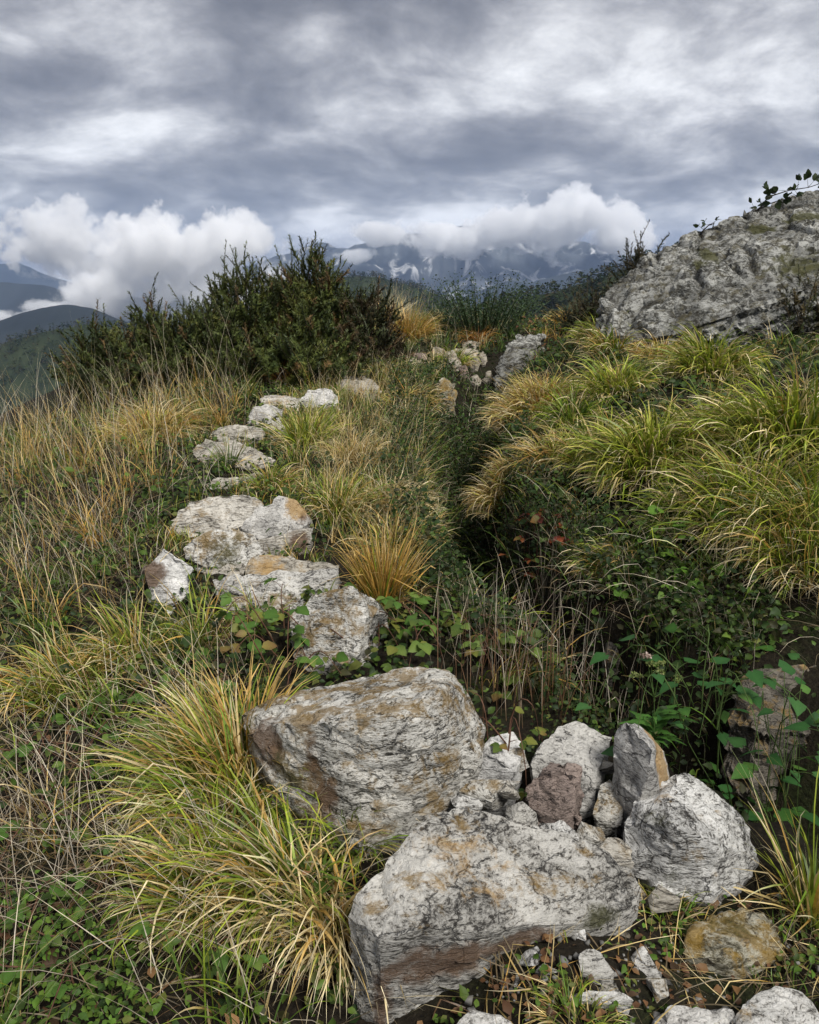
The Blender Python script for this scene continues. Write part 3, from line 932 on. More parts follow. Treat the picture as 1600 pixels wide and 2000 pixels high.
# rubble packed between the big front stones
_rr = np.random.default_rng(900)
RUBBLE = ['rubble stone under the right foot of the lichened boulder', 'pale rubble stone in front of the white wedge', 'small rubble stone left of the brown schist block', 'rubble stone at the lower left corner of the brown schist block', 'tan rubble stone below the thin wedged grey stone', "rubble stone against the rounded pale boulder's left side", 'flat rubble stone at the foot of the brown schist block', 'grey rubble stone filling the gap behind the white wedge', 'rubble stone between the smooth white stone and the pointed one', 'little rubble stone on the back edge of the broad flat slab', 'rubble stone under the rounded pale boulder beside the broad slab', 'small rubble stone in the short green tuft', 'pebble sized rubble under the dark overhang of the broad slab', 'pebble sized rubble beside the clover on the trodden ground', 'rubble chip next to the flat sunken pale stone', 'rubble stone left of the rusty brown stone', 'rubble stone between the rusty brown stone and the half buried rock']
for i, (px, py, d, sz) in enumerate([(905, 1560, 2.02, .05), (960, 1530, 2.05, .06), (1000, 1545, 2.0, .045), (1020, 1600, 1.93, .05), (1160, 1640, 1.93, .05), (1195, 1660, 1.88, .05),
                                     (1090, 1612, 1.92, .04), (1005, 1478, 2.2, .05), (1185, 1480, 2.2, .045), (1060, 1625, 1.9, .035), (1240, 1745, 1.80, .045), (1285, 1760, 1.74, .04),
                                     (1040, 1880, 1.5, .03), (1070, 1910, 1.46, .025), (1190, 1945, 1.42, .03), (1255, 1890, 1.52, .035), (1290, 1925, 1.46, .03)]):
    c = at(px, py, d)
    c[2] = max(c[2] - sz * .3, H(c[0], c[1]) - sz * .1)
    P = c + _rr.normal(0, 1, (14, 3)) * np.array([.62, .55, .42]) * sz
    rock('rubble_stone', RUBBLE[i], P, ('pale', 'lichened', 'slab')[i % 3], edge=.012, amp=.004, seed=905 + i, smooth=0, cuts=2,
         group='rubble between the front stones')
# ================================================================== grass
def mat_leaf(name, trans=.35, rough=.5, spec=.35):
    m, nt = new_mat(name)
    out = node(nt, 'ShaderNodeOutputMaterial')
    b = node(nt, 'ShaderNodeBsdfPrincipled', i_Roughness=rough)
    b.inputs['Specular IOR Level'].default_value = spec
    t = node(nt, 'ShaderNodeBsdfTranslucent')
    mx = node(nt, 'ShaderNodeMixShader', i_Fac=trans)
    va = node(nt, 'ShaderNodeVertexColor', layer_name='Col')
    tc = node(nt, 'ShaderNodeTexCoord')
    nz = node(nt, 'ShaderNodeTexNoise', i_Scale=35.0, i_Detail=3)
    nt.links.new(tc.outputs['Object'], nz.inputs['Vector'])
    rr = ramp(nt, [(.3, .72), (.7, 1.25)])
    nt.links.new(nz.outputs[0], rr.inputs[0])
    c = mixc(nt, 1.0, va.outputs[0], rr.outputs[0], 'MULTIPLY')
    nt.links.new(c, b.inputs['Base Color'])
    nt.links.new(c, t.inputs['Color'])
    nt.links.new(b.outputs[0], mx.inputs[1])
    nt.links.new(t.outputs[0], mx.inputs[2])
    nt.links.new(mx.outputs[0], out.inputs[0])
    return m


M_BLADE = mat_leaf('grass_blade', .30, .45, .45)
M_LEAF = mat_leaf('leaf', .30, .55, .22)
M_STEM = mat_leaf('dry_stem', .0, .7, .2)
M_GORSE = mat_leaf('gorse_needle', .12, .6, .3)

GREEN = (.085, .155, .018); YGREEN = (.20, .255, .022); LIME = (.33, .36, .035); OLIVE = (.105, .115, .022)
STRAW = (.56, .42, .165); GOLD = (.45, .255, .050); PALE = (.78, .68, .46); ORANGE = (.34, .150, .035); BROWNC = (.15, .085, .042)
GREYC = (.40, .35, .27); DKGREEN = (.026, .055, .010)


def blades(roots, az, length, width, th0, th1, power, cols, seg=6, r=rng, kink=.12, sway=.25):
    """ribbons; roots (N,3), az/length/... (N,), cols = (base, mid, tip) each (N,3)"""
    N = len(roots)
    s = np.linspace(0, 1, seg + 1)
    th = th0[:, None] + (th1 - th0)[:, None] * s[None] ** power[:, None]
    kk = (r.random(N) < kink) * r.uniform(.5, 1.5, N)
    ks = r.uniform(.35, .8, N)
    th = th + kk[:, None] * (s[None] > ks[:, None])
    a = az[:, None] + (r.normal(0, sway, N))[:, None] * s[None] ** 2 * 2
    step = (length / seg)[:, None]
    dx = np.sin(th) * np.cos(a) * step; dy = np.sin(th) * np.sin(a) * step; dz = np.cos(th) * step
    P = np.zeros((N, seg + 1, 3))
    P[:, 1:, 0] = np.cumsum(dx[:, :-1], 1); P[:, 1:, 1] = np.cumsum(dy[:, :-1], 1); P[:, 1:, 2] = np.cumsum(dz[:, :-1], 1)
    P += roots[:, None]
    tw = r.uniform(-.9, .9, N)[:, None] + r.normal(0, .7, N)[:, None] * s[None]
    sx, sy = -np.sin(a), np.cos(a)
    nx, ny, nz_ = -np.cos(th) * np.cos(a), -np.cos(th) * np.sin(a), np.sin(th)
    W = np.stack([sx * np.cos(tw) + nx * np.sin(tw), sy * np.cos(tw) + ny * np.sin(tw), nz_ * np.sin(tw)], -1)
    prof = np.clip(1.15 * (1 - s ** 2.2) * (0.55 + .9 * np.minimum(s * 3, .5)), .05, 1)
    hw = .5 * width[:, None] * prof[None]
    L = P - W * hw[..., None]; Rr = P + W * hw[..., None]
    V = np.stack([L, Rr], 2).reshape(-1, 3)
    b0 = (np.arange(N) * (seg + 1) * 2)[:, None]
    k = np.arange(seg)[None] * 2
    F = np.stack([b0 + k, b0 + k + 1, b0 + k + 3, b0 + k + 2], -1).reshape(-1, 4)
    c0, c1, c2 = cols
    w = s[None, :, None]
    C = np.where(w < .5, c0[:, None] * (1 - w * 2) + c1[:, None] * w * 2, c1[:, None] * (2 - w * 2) + c2[:, None] * (w * 2 - 1))
    C = np.repeat(C[:, :, None], 2, 2).reshape(-1, 3)
    return V, F, C


def pick(palette, n, r=rng, jit=.30):
    """palette: list of (weight, base, mid, tip)"""
    w = np.array([p[0] for p in palette], float)
    i = r.choice(len(palette), n, p=w / w.sum())
    res = []
    j = r.normal(1, jit, (n, 1)).clip(.35, 1.8)
    for k in (1, 2, 3):
        res.append(np.array([p[k] for p in palette])[i] * j)
    return res


PAL = {
    'lime': [(5, GREEN, YGREEN, LIME), (3, YGREEN, LIME, STRAW), (2, GREEN, GREEN, YGREEN), (1.6, OLIVE, STRAW, PALE), (.5, GOLD, GOLD, STRAW)],
    'green': [(5, GREEN, GREEN, YGREEN), (3, GREEN, YGREEN, LIME), (1.3, OLIVE, STRAW, PALE), (.4, GOLD, STRAW, PALE)],
    'mixed': [(4.2, GREEN, YGREEN, LIME), (2.4, YGREEN, GOLD, STRAW), (2.0, GOLD, STRAW, PALE), (2, OLIVE, GREEN, YGREEN), (.8, GREEN, YGREEN, PALE)],
    'yellow': [(3, GREEN, LIME, STRAW), (3, YGREEN, GOLD, STRAW), (3, LIME, STRAW, PALE), (1.2, GOLD, ORANGE, GOLD)],
    'straw': [(5, GOLD, STRAW, PALE), (3, STRAW, STRAW, PALE), (1.3, BROWNC, GOLD, STRAW), (1.2, OLIVE, YGREEN, STRAW)],
    'gold': [(5, OLIVE, GOLD, STRAW), (3, GOLD, GOLD, STRAW), (2, GREEN, YGREEN, GOLD), (1, ORANGE, GOLD, STRAW)],
    'orange': [(4, BROWNC, ORANGE, GOLD), (3, ORANGE, ORANGE, GOLD), (2, OLIVE, GOLD, STRAW)],
    'grey': [(4, BROWNC, GREYC, PALE), (3, GREYC, GREYC, PALE), (1, BROWNC, BROWNC, GREYC)],
    'rusty': [(4, BROWNC, (.20, .11, .06), GREYC), (3, BROWNC, GREYC, GREYC), (1, BROWNC, BROWNC, GREYC)],
    'thatch': [(3, (.10, .07, .035), (.22, .16, .085), (.30, .23, .13)), (2, (.08, .06, .03), (.16, .125, .07), (.24, .19, .11)), (1, (.09, .05, .03), (.18, .10, .05), (.26, .19, .10))],
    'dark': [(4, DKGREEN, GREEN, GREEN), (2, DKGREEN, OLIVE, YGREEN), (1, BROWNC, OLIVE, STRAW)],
}


def tussock(label, px, py, rad, height, pal, n, seed, down=(0, 0), width=.0055, spread=1.0, droop=1.0, group=None, name='grass_tussock', upright=0.0, stalks=0, lift=0.0):
    """a clump of arching blades rooted round one spot. down = (x, y) way its skirt hangs"""
    r = np.random.default_rng(seed)
    c = on_ground(px, py)
    c[2] += lift
    a0 = r.uniform(0, 2 * math.pi, n)
    q = np.sqrt(r.random(n))
    rx = q * rad * .42 * np.cos(a0); ry = q * rad * .42 * np.sin(a0)
    zz = H(c[0] + rx, c[1] + ry) - H(c[0], c[1]) - .02
    zz = np.clip(zz, -.12, .12)
    roots = np.stack([rx, ry, zz], -1)
    ax, ay = np.cos(a0) * (.25 + q) + down[0] + r.normal(0, .55, n), np.sin(a0) * (.25 + q) + down[1] + r.normal(0, .55, n)
    az = np.arctan2(ay, ax)
    L = height * r.uniform(.45, 1.5, n) * (1.15 - .25 * q) * 1.15
    th0 = np.abs(r.normal(.10, .12, n)) + .55 * q * spread
    th1 = (1.25 + 1.25 * q + r.normal(0, .35, n)) * droop
    th1 = th1 * (1 - upright) + th0 * upright
    pw = r.uniform(1.2, 2.2, n)
    V, F, C = blades(roots, az, L, width * r.uniform(.45, 1.5, n), th0, th1, pw, pick(PAL[pal], n, r), 7, r, kink=.26, sway=.35)
    # dead thatch hanging round the foot
    m = n // 3
    a1 = r.uniform(0, 2 * math.pi, m)
    rt = np.stack([np.cos(a1) * rad * .4, np.sin(a1) * rad * .4, np.clip(H(c[0] + np.cos(a1) * rad * .4, c[1] + np.sin(a1) * rad * .4) - H(c[0], c[1]), -.15, .15)], -1)
    az1 = np.arctan2(np.sin(a1) + down[1] * 1.2, np.cos(a1) + down[0] * 1.2) + r.normal(0, .3, m)
    V2, F2, C2 = blades(rt, az1, height * r.uniform(.5, 1.05, m), width * r.uniform(.5, 1.0, m), r.uniform(.5, 1.1, m), r.uniform(1.7, 2.6, m), r.uniform(.7, 1.2, m),
                        pick(PAL['straw'] if pal not in ('orange',) else PAL['rusty'], m, r), 6, r)
    Vs, Fs, Cs = [V, V2], [F, F2 + len(V)], [C, C2]
    if stalks:
        a2 = r.uniform(0, 2 * math.pi, stalks)
        rt = np.stack([np.cos(a2) * rad * .25, np.sin(a2) * rad * .25, np.zeros(stalks)], -1)
        V3, F3, C3 = blades(rt, a2, height * r.uniform(1.5, 2.2, stalks), np.full(stalks, .0022), r.uniform(.05, .3, stalks), r.uniform(.4, 1.1, stalks), np.full(stalks, 2.2),
                            pick(PAL['straw'], stalks, r), 7, r, kink=0)
        Fs.append(F3 + len(V) + len(V2)); Vs.append(V3); Cs.append(C3)
    me = mesh_data(name, np.vstack(Vs), np.vstack(Fs), M_BLADE, np.vstack(Cs))
    o = link(name, me, loc=c)
    prop(o, label, 'grass tussock', group)
    return o


TUSS = [
    # label, px, py, radius m, height m, palette, blades, kwargs
    ('big green and yellow tussock with a dark parted skirt on the bank', 1268, 925, 0.420, 0.344, 'lime', 1700, dict(down=(-.1, -.55), width=.0095)),
    ('huge yellow green tussock spilling down the bank beside the clover', 1545, 900, 0.521, 0.413, 'lime', 2200, dict(down=(-.25, -.6), width=.0095)),
    ('broad golden tussock overhanging the right side of the ditch', 1050, 815, 0.521, 0.310, 'yellow', 2200, dict(down=(-.55, -.35), width=.0075)),
    ('bright green tussock growing out of the golden one', 1118, 835, 0.202, 0.275, 'green', 600, dict(down=(.1, -.3), width=.0095)),
    ('fresh green tussock midway up the bank below the outcrop', 1385, 745, 0.378, 0.344, 'lime', 1400, dict(down=(-.35, -.4), width=.0095)),
    ('upper green tussock against the foot of the outcrop', 1535, 628, 0.462, 0.361, 'green', 1400, dict(down=(-.3, -.4), width=.009)),
    ('limp straw tussock drooping low on the bank over the clover', 1190, 1105, 0.235, 0.172, 'mixed', 500, dict(down=(-.8, -.3), droop=1.2)),
    ('pale tussock with blades trailing into the ditch', 985, 960, 0.302, 0.224, 'yellow', 900, dict(down=(-.8, -.3), droop=1.2)),
    ('thin green tuft at the lower corner of the outcrop', 1235, 685, 0.302, 0.224, 'lime', 600, dict(down=(-.3, -.3), width=.0095)),
    ('green tuft between the outcrop and the grey ledge', 1165, 668, 0.302, 0.241, 'lime', 600, dict(down=(-.3, -.2), width=.009)),
    ('brown and yellow tuft left of the outcrop', 1110, 640, 0.353, 0.258, 'gold', 600, dict(down=(-.3, -.2), width=.009)),
    ('olive tuft pressed against the left end of the outcrop', 1195, 700, 0.302, 0.292, 'mixed', 600, dict(down=(-.3, -.2), width=.009)),
    ('leafy yellow tuft below the moss at the outcrop foot', 1380, 650, 0.336, 0.258, 'lime', 600, dict(down=(-.3, -.4), width=.009)),
    ('straw tuft under the middle of the outcrop', 1310, 672, 0.286, 0.224, 'mixed', 450, dict(down=(-.3, -.4), width=.0095)),
    ('grass tuft sprouting at the outcrop foot', 1440, 600, 0.252, 0.275, 'lime', 350, dict(width=.009, upright=.4)),
    ('yellow tuft in the crook below the outcrop', 1290, 712, 0.302, 0.224, 'yellow', 700, dict(down=(-.3, -.4), width=.0095)),
    ('upright yellow green tuft on the wall top behind the orange tipped stone', 595, 875, .30, .30, 'lime', 650, dict(upright=.35, width=.007)),
    ('tall golden straw tussock beside the ochre topped slab', 748, 1185, .13, .33, 'gold', 420, dict(upright=.75, width=.006, spread=.6)),
    ('orange brown tussock by the angular white slab', 560, 748, .38, .30, 'orange', 700, dict(upright=.2, width=.007)),
    ('amber tussock in front of the broom shrub', 795, 668, .48, .40, 'gold', 900, dict(upright=.3, width=.008, stalks=60)),
    ('straw tussock with tall stalks at the right end of the gorse', 760, 640, .40, .36, 'straw', 500, dict(upright=.3, width=.008, stalks=60)),
    ('small amber tuft among the far slabs', 935, 672, .26, .22, 'orange', 260, dict(width=.008)),
    ('green tuft hanging over the far stone pile', 888, 715, .28, .24, 'lime', 350, dict(down=(.2, -.4), width=.008)),
    ('yellow green tussock topping the left edge of the wall', 300, 860, .55, .32, 'yellow', 1300, dict(width=.006)),
    ('drooping mixed tussock on the wall edge by the grey overhang slab', 765, 750, .40, .26, 'mixed', 700, dict(down=(.5, -.3), width=.007)),
    ('yellow tussock spilling over the ditch below the overhang slab', 800, 800, .40, .24, 'yellow', 700, dict(down=(.6, -.3), width=.006)),
    ('straw tussock above the ditch in the middle of the wall top', 690, 905, .40, .22, 'straw', 900, dict(down=(.4, -.4), width=.005)),
    ('green and straw tuft right of the orange tipped stone', 668, 1010, .28, .26, 'mixed', 600, dict(down=(.4, -.1), width=.006, upright=.2)),
    ('straw tussock draped over the left rim of the ditch', 760, 1000, .38, .22, 'straw', 900, dict(down=(.7, -.3), width=.005)),
    ('yellow tussock just behind the tall golden one', 775, 1085, .30, .24, 'yellow', 700, dict(down=(.5, -.1), width=.005)),
    ('pale straw tuft in front of the long pale slab', 530, 950, .26, .18, 'mixed', 350, dict(width=.005)),
    ('yellow green tussock on the left slope by the clover leaves', 120, 1350, .30, .24, 'mixed', 520, dict(down=(-.4, -.2), width=.005)),
    ('large straw and green tussock hugging the left of the lichened boulder', 455, 1590, .34, .34, 'mixed', 1300, dict(down=(-.75, .15), width=.0062)),
    ('upright golden tuft against the left end of the lichened boulder', 478, 1500, .16, .30, 'gold', 420, dict(upright=.5, down=(-.2, 0), width=.006)),
    ('drooping straw tussock below the lichened boulder beside the slab', 560, 1745, .25, .27, 'mixed', 520, dict(down=(-.8, -.25), width=.0062, droop=1.2)),
    ('green and straw tuft laid flat to the side below the drooping straw one', 420, 1760, .24, .26, 'mixed', 420, dict(down=(-.9, -.1), width=.006, droop=1.1, spread=1.4)),
    ('small dark green tuft in the gap between the two big stones', 690, 1655, .13, .20, 'green', 220, dict(down=(-.2, -.3), width=.005)),
    ('limp straw tuft hanging down the side of the broad slab', 640, 1830, .18, .24, 'straw', 380, dict(down=(-.3, -.7), width=.005, droop=1.2)),
    ('tall upright reed like tuft beside the rusty brown stone', 1585, 1790, .10, .34, 'mixed', 110, dict(upright=.65, width=.006, spread=.7)),
    ('short green tuft under the rounded pale boulder', 1300, 1790, .17, .085, 'green', 420, dict(width=.0028, droop=1.2, spread=1.6)),
    ('little green tuft on the trodden ground by the half buried rock', 1130, 1985, .16, .075, 'green', 300, dict(width=.0026, droop=1.2, spread=1.6)),
    ('sparse yellow tuft by the triangular stone', 390, 1260, .20, .24, 'mixed', 160, dict(width=.005, upright=.2)),
    ('fresh green and straw tuft in front of the mossy step stone', 500, 1235, .10, .20, 'green', 70, dict(width=.006, upright=.4)),
    ('dark sprig of grass standing on the long pale slab', 447, 912, .10, .22, 'dark', 70, dict(width=.006, upright=.7)),
    ('lone lime tussock above the golden one on the open bank', 1200, 775, .34, .30, 'lime', 900, dict(down=(-.3, -.5), width=.0085)),
    ('small yellow tussock at the ditch edge below the golden one', 1085, 915, .28, .26, 'yellow', 700, dict(down=(-.5, -.5), width=.0075)),
    ('rounded lime tussock right of the dark skirted one', 1400, 880, .34, .30, 'lime', 900, dict(down=(-.2, -.6), width=.0085)),
    ('narrow green tussock just above the round leaved plant', 1330, 1020, .24, .24, 'green', 520, dict(down=(-.2, -.7), width=.007)),
    ('long skirted yellow tussock low on the bank right of the round leaved plant', 1470, 1010, .45, .36, 'lime', 1100, dict(down=(-.4, -.7), width=.006)),
    ('straw coloured tussock trailing down the bank above the dark grey rock', 1590, 1080, .45, .36, 'mixed', 1000, dict(down=(-.5, -.7), width=.005, droop=1.15)),
    ('green tussock between the golden and the dark skirted one', 1165, 900, .30, .30, 'lime', 700, dict(down=(-.2, -.6), width=.006)),
    ('straw tussock on the left slope below the triangular stone', 260, 1290, .28, .25, 'mixed', 420, dict(down=(-.5, 0), width=.005)),
]
for i, (lab, px, py, rad, hh, pal, n, kw) in enumerate(TUSS):
    tussock(lab, px, py, rad * .86, hh * .86, pal, int(n * .85), 300 + i, **kw)


# ------------------------------------------------------------------ loose grass (nobody could count it)
def ground_poly(pix):
    return np.array([on_ground(*p)[:2] for p in pix])


def scatter(poly, n, r=rng, avoid=True, shrink=.92):
    lo, hi = poly.min(0), poly.max(0)
    out = np.zeros((0, 2))
    while len(out) < n:
        q = lo + (hi - lo) * r.random((n * 2, 2))
        k = inside_poly(poly, q[:, 0], q[:, 1])
        if avoid:
            k &= ~in_stone(q[:, 0], q[:, 1], shrink)
        out = np.vstack([out, q[k]])
        if not len(out):
            break
    return out[:n]


def area(poly):
    x, y = poly[:, 0], poly[:, 1]
    return .5 * abs(np.dot(x, np.roll(y, 1)) - np.dot(y, np.roll(x, 1)))


def clumped(XY, r, size, keep):
    """thin the points to patches so that the sward is uneven"""
    d = fbm(np.stack([XY[:, 0] / size, XY[:, 1] / size, np.full(len(XY), keep * 7)], -1), 3, 77)
    return XY[r.random(len(XY)) < np.clip(keep + d * 1.3, 0, 1)]


def sward(name, poly, density, length, width, pal, seed, lean=(0, 0), th=(.15, .9), seg=5, keep=.6, size=.35, kink=.15, label=None, shrink=.95, pw=(1.2, 2.2), clump=0):
    r = np.random.default_rng(seed)
    n = int(area(poly) * density)
    XY = clumped(scatter(poly, n, r, shrink=shrink), r, size, keep)
    if clump:
        ctr = XY[r.integers(0, len(XY), max(3, len(XY) // clump))]
        XY = ctr[r.integers(0, len(ctr), len(XY))] + r.normal(0, .035, XY.shape)
        XY = XY[~in_stone(XY[:, 0], XY[:, 1], shrink)]
    n = len(XY)
    Z = H(XY[:, 0], XY[:, 1]) - .01
    a = r.uniform(0, 2 * math.pi, n)
    az = np.arctan2(np.sin(a) * .95 + lean[1], np.cos(a) * .95 + lean[0])
    L = length * np.minimum(r.lognormal(0, .32, n), 1.9)
    th0 = np.abs(r.normal(th[0], .15, n)); th1 = th[1] + r.normal(0, .45, n)
    V, F, C = blades(np.column_stack([XY, Z]), az, L, width * r.uniform(.6, 1.3, n), th0, th1, r.uniform(pw[0], pw[1], n), pick(PAL[pal], n, r), seg, r, kink)
    return V, F, C


def stuff(name, parts, mat):
    off = 0
    Vs, Fs, Cs = [], [], []
    for V, F, C in parts:
        Vs.append(V); Fs.append(F + off); Cs.append(C)
        off += len(V)
    o = link(name, mesh_data(name, np.vstack(Vs), np.vstack(Fs), mat, np.vstack(Cs)))
    return prop(o, kind='stuff')


Z_LEFT_FAR = ground_poly([(0, 860), (250, 790), (500, 755), (480, 830), (380, 850), (330, 960), (290, 1050), (-150, 1050), (-250, 900)])
Z_LEFT_MID = ground_poly([(-100, 1040), (310, 1030), (290, 1100), (300, 1200), (420, 1230), (520, 1340), (440, 1420), (-200, 1420)])
Z_LEFT_NEAR = ground_poly([(-100, 1400), (470, 1390), (520, 1560), (600, 1640), (690, 1680), (690, 2100), (-200, 2100)])
Z_TOP = ground_poly([(600, 760), (760, 730), (850, 760), (830, 860), (850, 1000), (830, 1100), (720, 1120), (640, 1060), (620, 960), (560, 920)])
Z_TOPFAR = np.array([(-1.9, 8.2), (-1.1, 9.2), (-.5, 10.2), (-.2, 11.6), (1.5, 11.8), (1.15, 9.3), (.5, 8.9), (.3, 7.6), (-.2, 7.9), (-1.0, 8.2)])
Z_BANK = ground_poly([(960, 760), (1100, 680), (1250, 690), (1450, 600), (1750, 560), (1900, 900), (1700, 1150), (1250, 1200), (1050, 1130), (940, 1000)])
Z_BANKLOW = ground_poly([(1080, 1100), (1300, 1060), (1700, 1080), (1750, 1280), (1400, 1290), (1150, 1260)])
Z_SKY = np.array([(1.15, 9.2), (1.4, 11.8), (3.2, 11.5), (3.0, 9.2), (2.2, 7.7), (1.5, 7.6), (1.1, 8.2)])
Z_DITCH = np.array([(.1, 7.4), (.75, 7.4), (.75, 5.6), (.75, 4.4), (.95, 3.6), (1.25, 3.0), (1.9, 2.6), (2.6, 2.3), (2.3, 1.7), (1.5, 1.95), (1.05, 2.2), (.7, 2.5), (.3, 2.9), (.02, 3.6), (-.05, 4.6), (-.08, 5.8)])
Z_LINE = ground_poly([(290, 1060), (330, 950), (370, 850), (480, 760), (640, 720), (760, 740), (640, 830), (560, 930), (620, 960), (640, 1070), (640, 1180), (480, 1230), (300, 1240)])
Z_FRONT = ground_poly([(740, 1900), (1000, 1830), (1180, 1790), (1280, 1760), (1400, 1760), (1640, 1720), (1700, 2120), (740, 2120)])

Z_RIM = np.array([(.62, 7.2), (.95, 7.0), (.72, 5.6), (.78, 4.4), (.95, 3.7), (1.35, 3.05), (1.95, 2.75), (2.7, 2.6), (2.9, 3.0), (2.1, 3.15), (1.6, 3.4), (1.15, 4.2), (.95, 5.6)])
Z_RIML = np.array([(-.1, 7.2), (.3, 7.2), (.12, 5.8), (.14, 4.6), (.28, 3.6), (.55, 2.9), (.35, 2.75), (.05, 3.3), (-.12, 4.2), (-.15, 5.6)])

stuff('dry_grass', [
    sward('a', Z_LEFT_FAR, 300, .22, .0048, 'gold', 401, lean=(-.5, .05), th=(.3, 1.3), keep=.50, clump=30, size=.5),
    sward('a', Z_LEFT_FAR, 170, .42, .0026, 'straw', 402, lean=(-.6, .1), th=(.30, .95), keep=.6, seg=6, kink=.03),
    sward('a', Z_LEFT_FAR, 80, .56, .0024, 'grey', 403, lean=(-.5, .1), th=(.2, .8), keep=.6, seg=6, kink=.03),
    sward('a', Z_LEFT_MID, 300, .22, .0045, 'gold', 404, lean=(-.5, .0), th=(.4, 1.4), keep=.42, clump=30, size=.5),
    sward('a', Z_LEFT_MID, 300, .34, .0024, 'straw', 405, lean=(-.65, .1), th=(.45, 1.15), keep=.6, seg=6, kink=.05),
    sward('a', Z_LEFT_MID, 360, .30, .0022, 'grey', 406, lean=(-.5, .1), th=(.4, 1.3), keep=.6, seg=6, kink=.1),
    sward('a', Z_LEFT_NEAR, 500, .26, .0040, 'straw', 407, lean=(-.6, -.15), th=(.5, 1.6), keep=.40, clump=20, seg=6),
    sward('a', Z_LEFT_NEAR, 650, .36, .0019, 'grey', 408, lean=(-.3, 0), th=(.6, 1.5), keep=.55, seg=6, kink=.12),
    sward('a', Z_TOP, 650, .17, .0040, 'straw', 409, lean=(.45, -.2), th=(.3, 1.5), keep=.62, clump=22),
    sward('a', Z_TOP, 350, .30, .0022, 'straw', 410, lean=(.3, 0), th=(.3, 1.0), keep=.6, kink=.05),
    sward('a', Z_TOPFAR, 420, .15, .005, 'straw', 411, th=(.2, 1.2), keep=.6, clump=20),
    sward('a', Z_TOPFAR, 60, .36, .003, 'grey', 412, lean=(-.1, 0), th=(.12, .8), keep=.6, kink=.03),
    sward('a', Z_BANK, 140, .20, .0042, 'straw', 413, lean=(-.4, -.5), th=(.5, 1.9), keep=.55, clump=18),
    sward('a', Z_BANKLOW, 800, .26, .0022, 'grey', 414, lean=(-.4, -.6), th=(.8, 2.1), keep=.6, seg=6),
    sward('a', Z_SKY, 300, .15, .005, 'gold', 415, th=(.3, 1.4), keep=.6, clump=20),
    sward('a', Z_LINE, 420, .11, .0040, 'straw', 417, th=(.4, 1.6), keep=.42, clump=22),
    sward('a', Z_LINE, 90, .26, .0024, 'grey', 418, lean=(-.2, 0), th=(.3, 1.0), keep=.6),
    sward('a', Z_LEFT_NEAR, 1300, .20, .0030, 'thatch', 441, th=(1.15, 1.6), keep=.6, kink=.3),
    sward('a', Z_LEFT_MID, 1100, .20, .0032, 'thatch', 442, th=(1.05, 1.6), keep=.6, kink=.3),
    sward('a', Z_LEFT_FAR, 600, .22, .0036, 'thatch', 443, th=(.9, 1.6), keep=.6, kink=.3),
    sward('a', Z_BANKLOW, 700, .20, .0030, 'thatch', 444, lean=(-.4, -.6), th=(1.1, 1.9), keep=.6, kink=.3),
    sward('a', Z_FRONT, 900, .15, .0026, 'thatch', 445, th=(1.3, 1.6), keep=.55, kink=.3),
    sward('a', Z_FRONT, 900, .17, .0026, 'straw', 416, th=(1.25, 1.55), keep=.45, kink=.3),
], M_BLADE)
stuff('green_grass', [
    sward('a', Z_LEFT_FAR, 700, .16, .005, 'dark', 421, lean=(-.3, 0), th=(.25, 1.2), keep=.5, clump=26),
    sward('a', Z_LEFT_MID, 900, .15, .0045, 'dark', 422, lean=(-.4, 0), th=(.3, 1.3), keep=.45, clump=28),
    sward('a', Z_LEFT_NEAR, 500, .20, .0045, 'green', 423, lean=(-.5, 0), th=(.4, 1.4), keep=.35, clump=24, seg=6),
    sward('a', Z_TOP, 1300, .15, .0045, 'green', 424, lean=(.4, -.2), th=(.3, 1.4), keep=.5, clump=24),
    sward('a', Z_TOPFAR, 800, .17, .006, 'dark', 425, th=(.2, 1.2), keep=.6, clump=20),
    sward('a', Z_BANK, 420, .17, .005, 'green', 426, lean=(-.3, -.5), th=(.4, 1.7), keep=.5, clump=22),
    sward('a', Z_SKY, 700, .14, .006, 'green', 427, th=(.3, 1.4), keep=.55, clump=20),
    sward('a', Z_LINE, 1100, .10, .0045, 'mixed', 429, th=(.3, 1.3), keep=.5, clump=24),
    sward('a', Z_FRONT, 700, .07, .0030, 'dark', 428, th=(.4, 1.3), keep=.35, clump=24),
], M_BLADE)
Z_GULLY = np.array([(-.2, 8.4), (1.0, 8.6), (.95, 7.0), (.8, 5.6), (.85, 4.4), (1.0, 3.6), (1.4, 3.0), (.9, 2.5), (.2, 3.1), (-.1, 4.2), (-.12, 5.8)])
stuff('ditch_undergrowth', [
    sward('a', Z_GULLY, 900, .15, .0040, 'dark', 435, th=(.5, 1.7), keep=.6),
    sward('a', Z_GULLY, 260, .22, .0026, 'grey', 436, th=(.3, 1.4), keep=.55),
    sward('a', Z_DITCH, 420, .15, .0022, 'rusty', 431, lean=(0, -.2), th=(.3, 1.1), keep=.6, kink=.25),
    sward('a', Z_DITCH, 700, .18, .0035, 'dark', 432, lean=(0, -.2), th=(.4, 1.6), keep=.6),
    sward('a', Z_RIM, 800, .26, .0040, 'mixed', 433, lean=(-.5, -.5), th=(.6, 2.1), keep=.62, clump=16, seg=6),
    sward('a', Z_RIML, 800, .20, .0038, 'mixed', 434, lean=(.8, -.2), th=(.6, 2.0), keep=.6, clump=16, seg=6),
], M_BLADE)
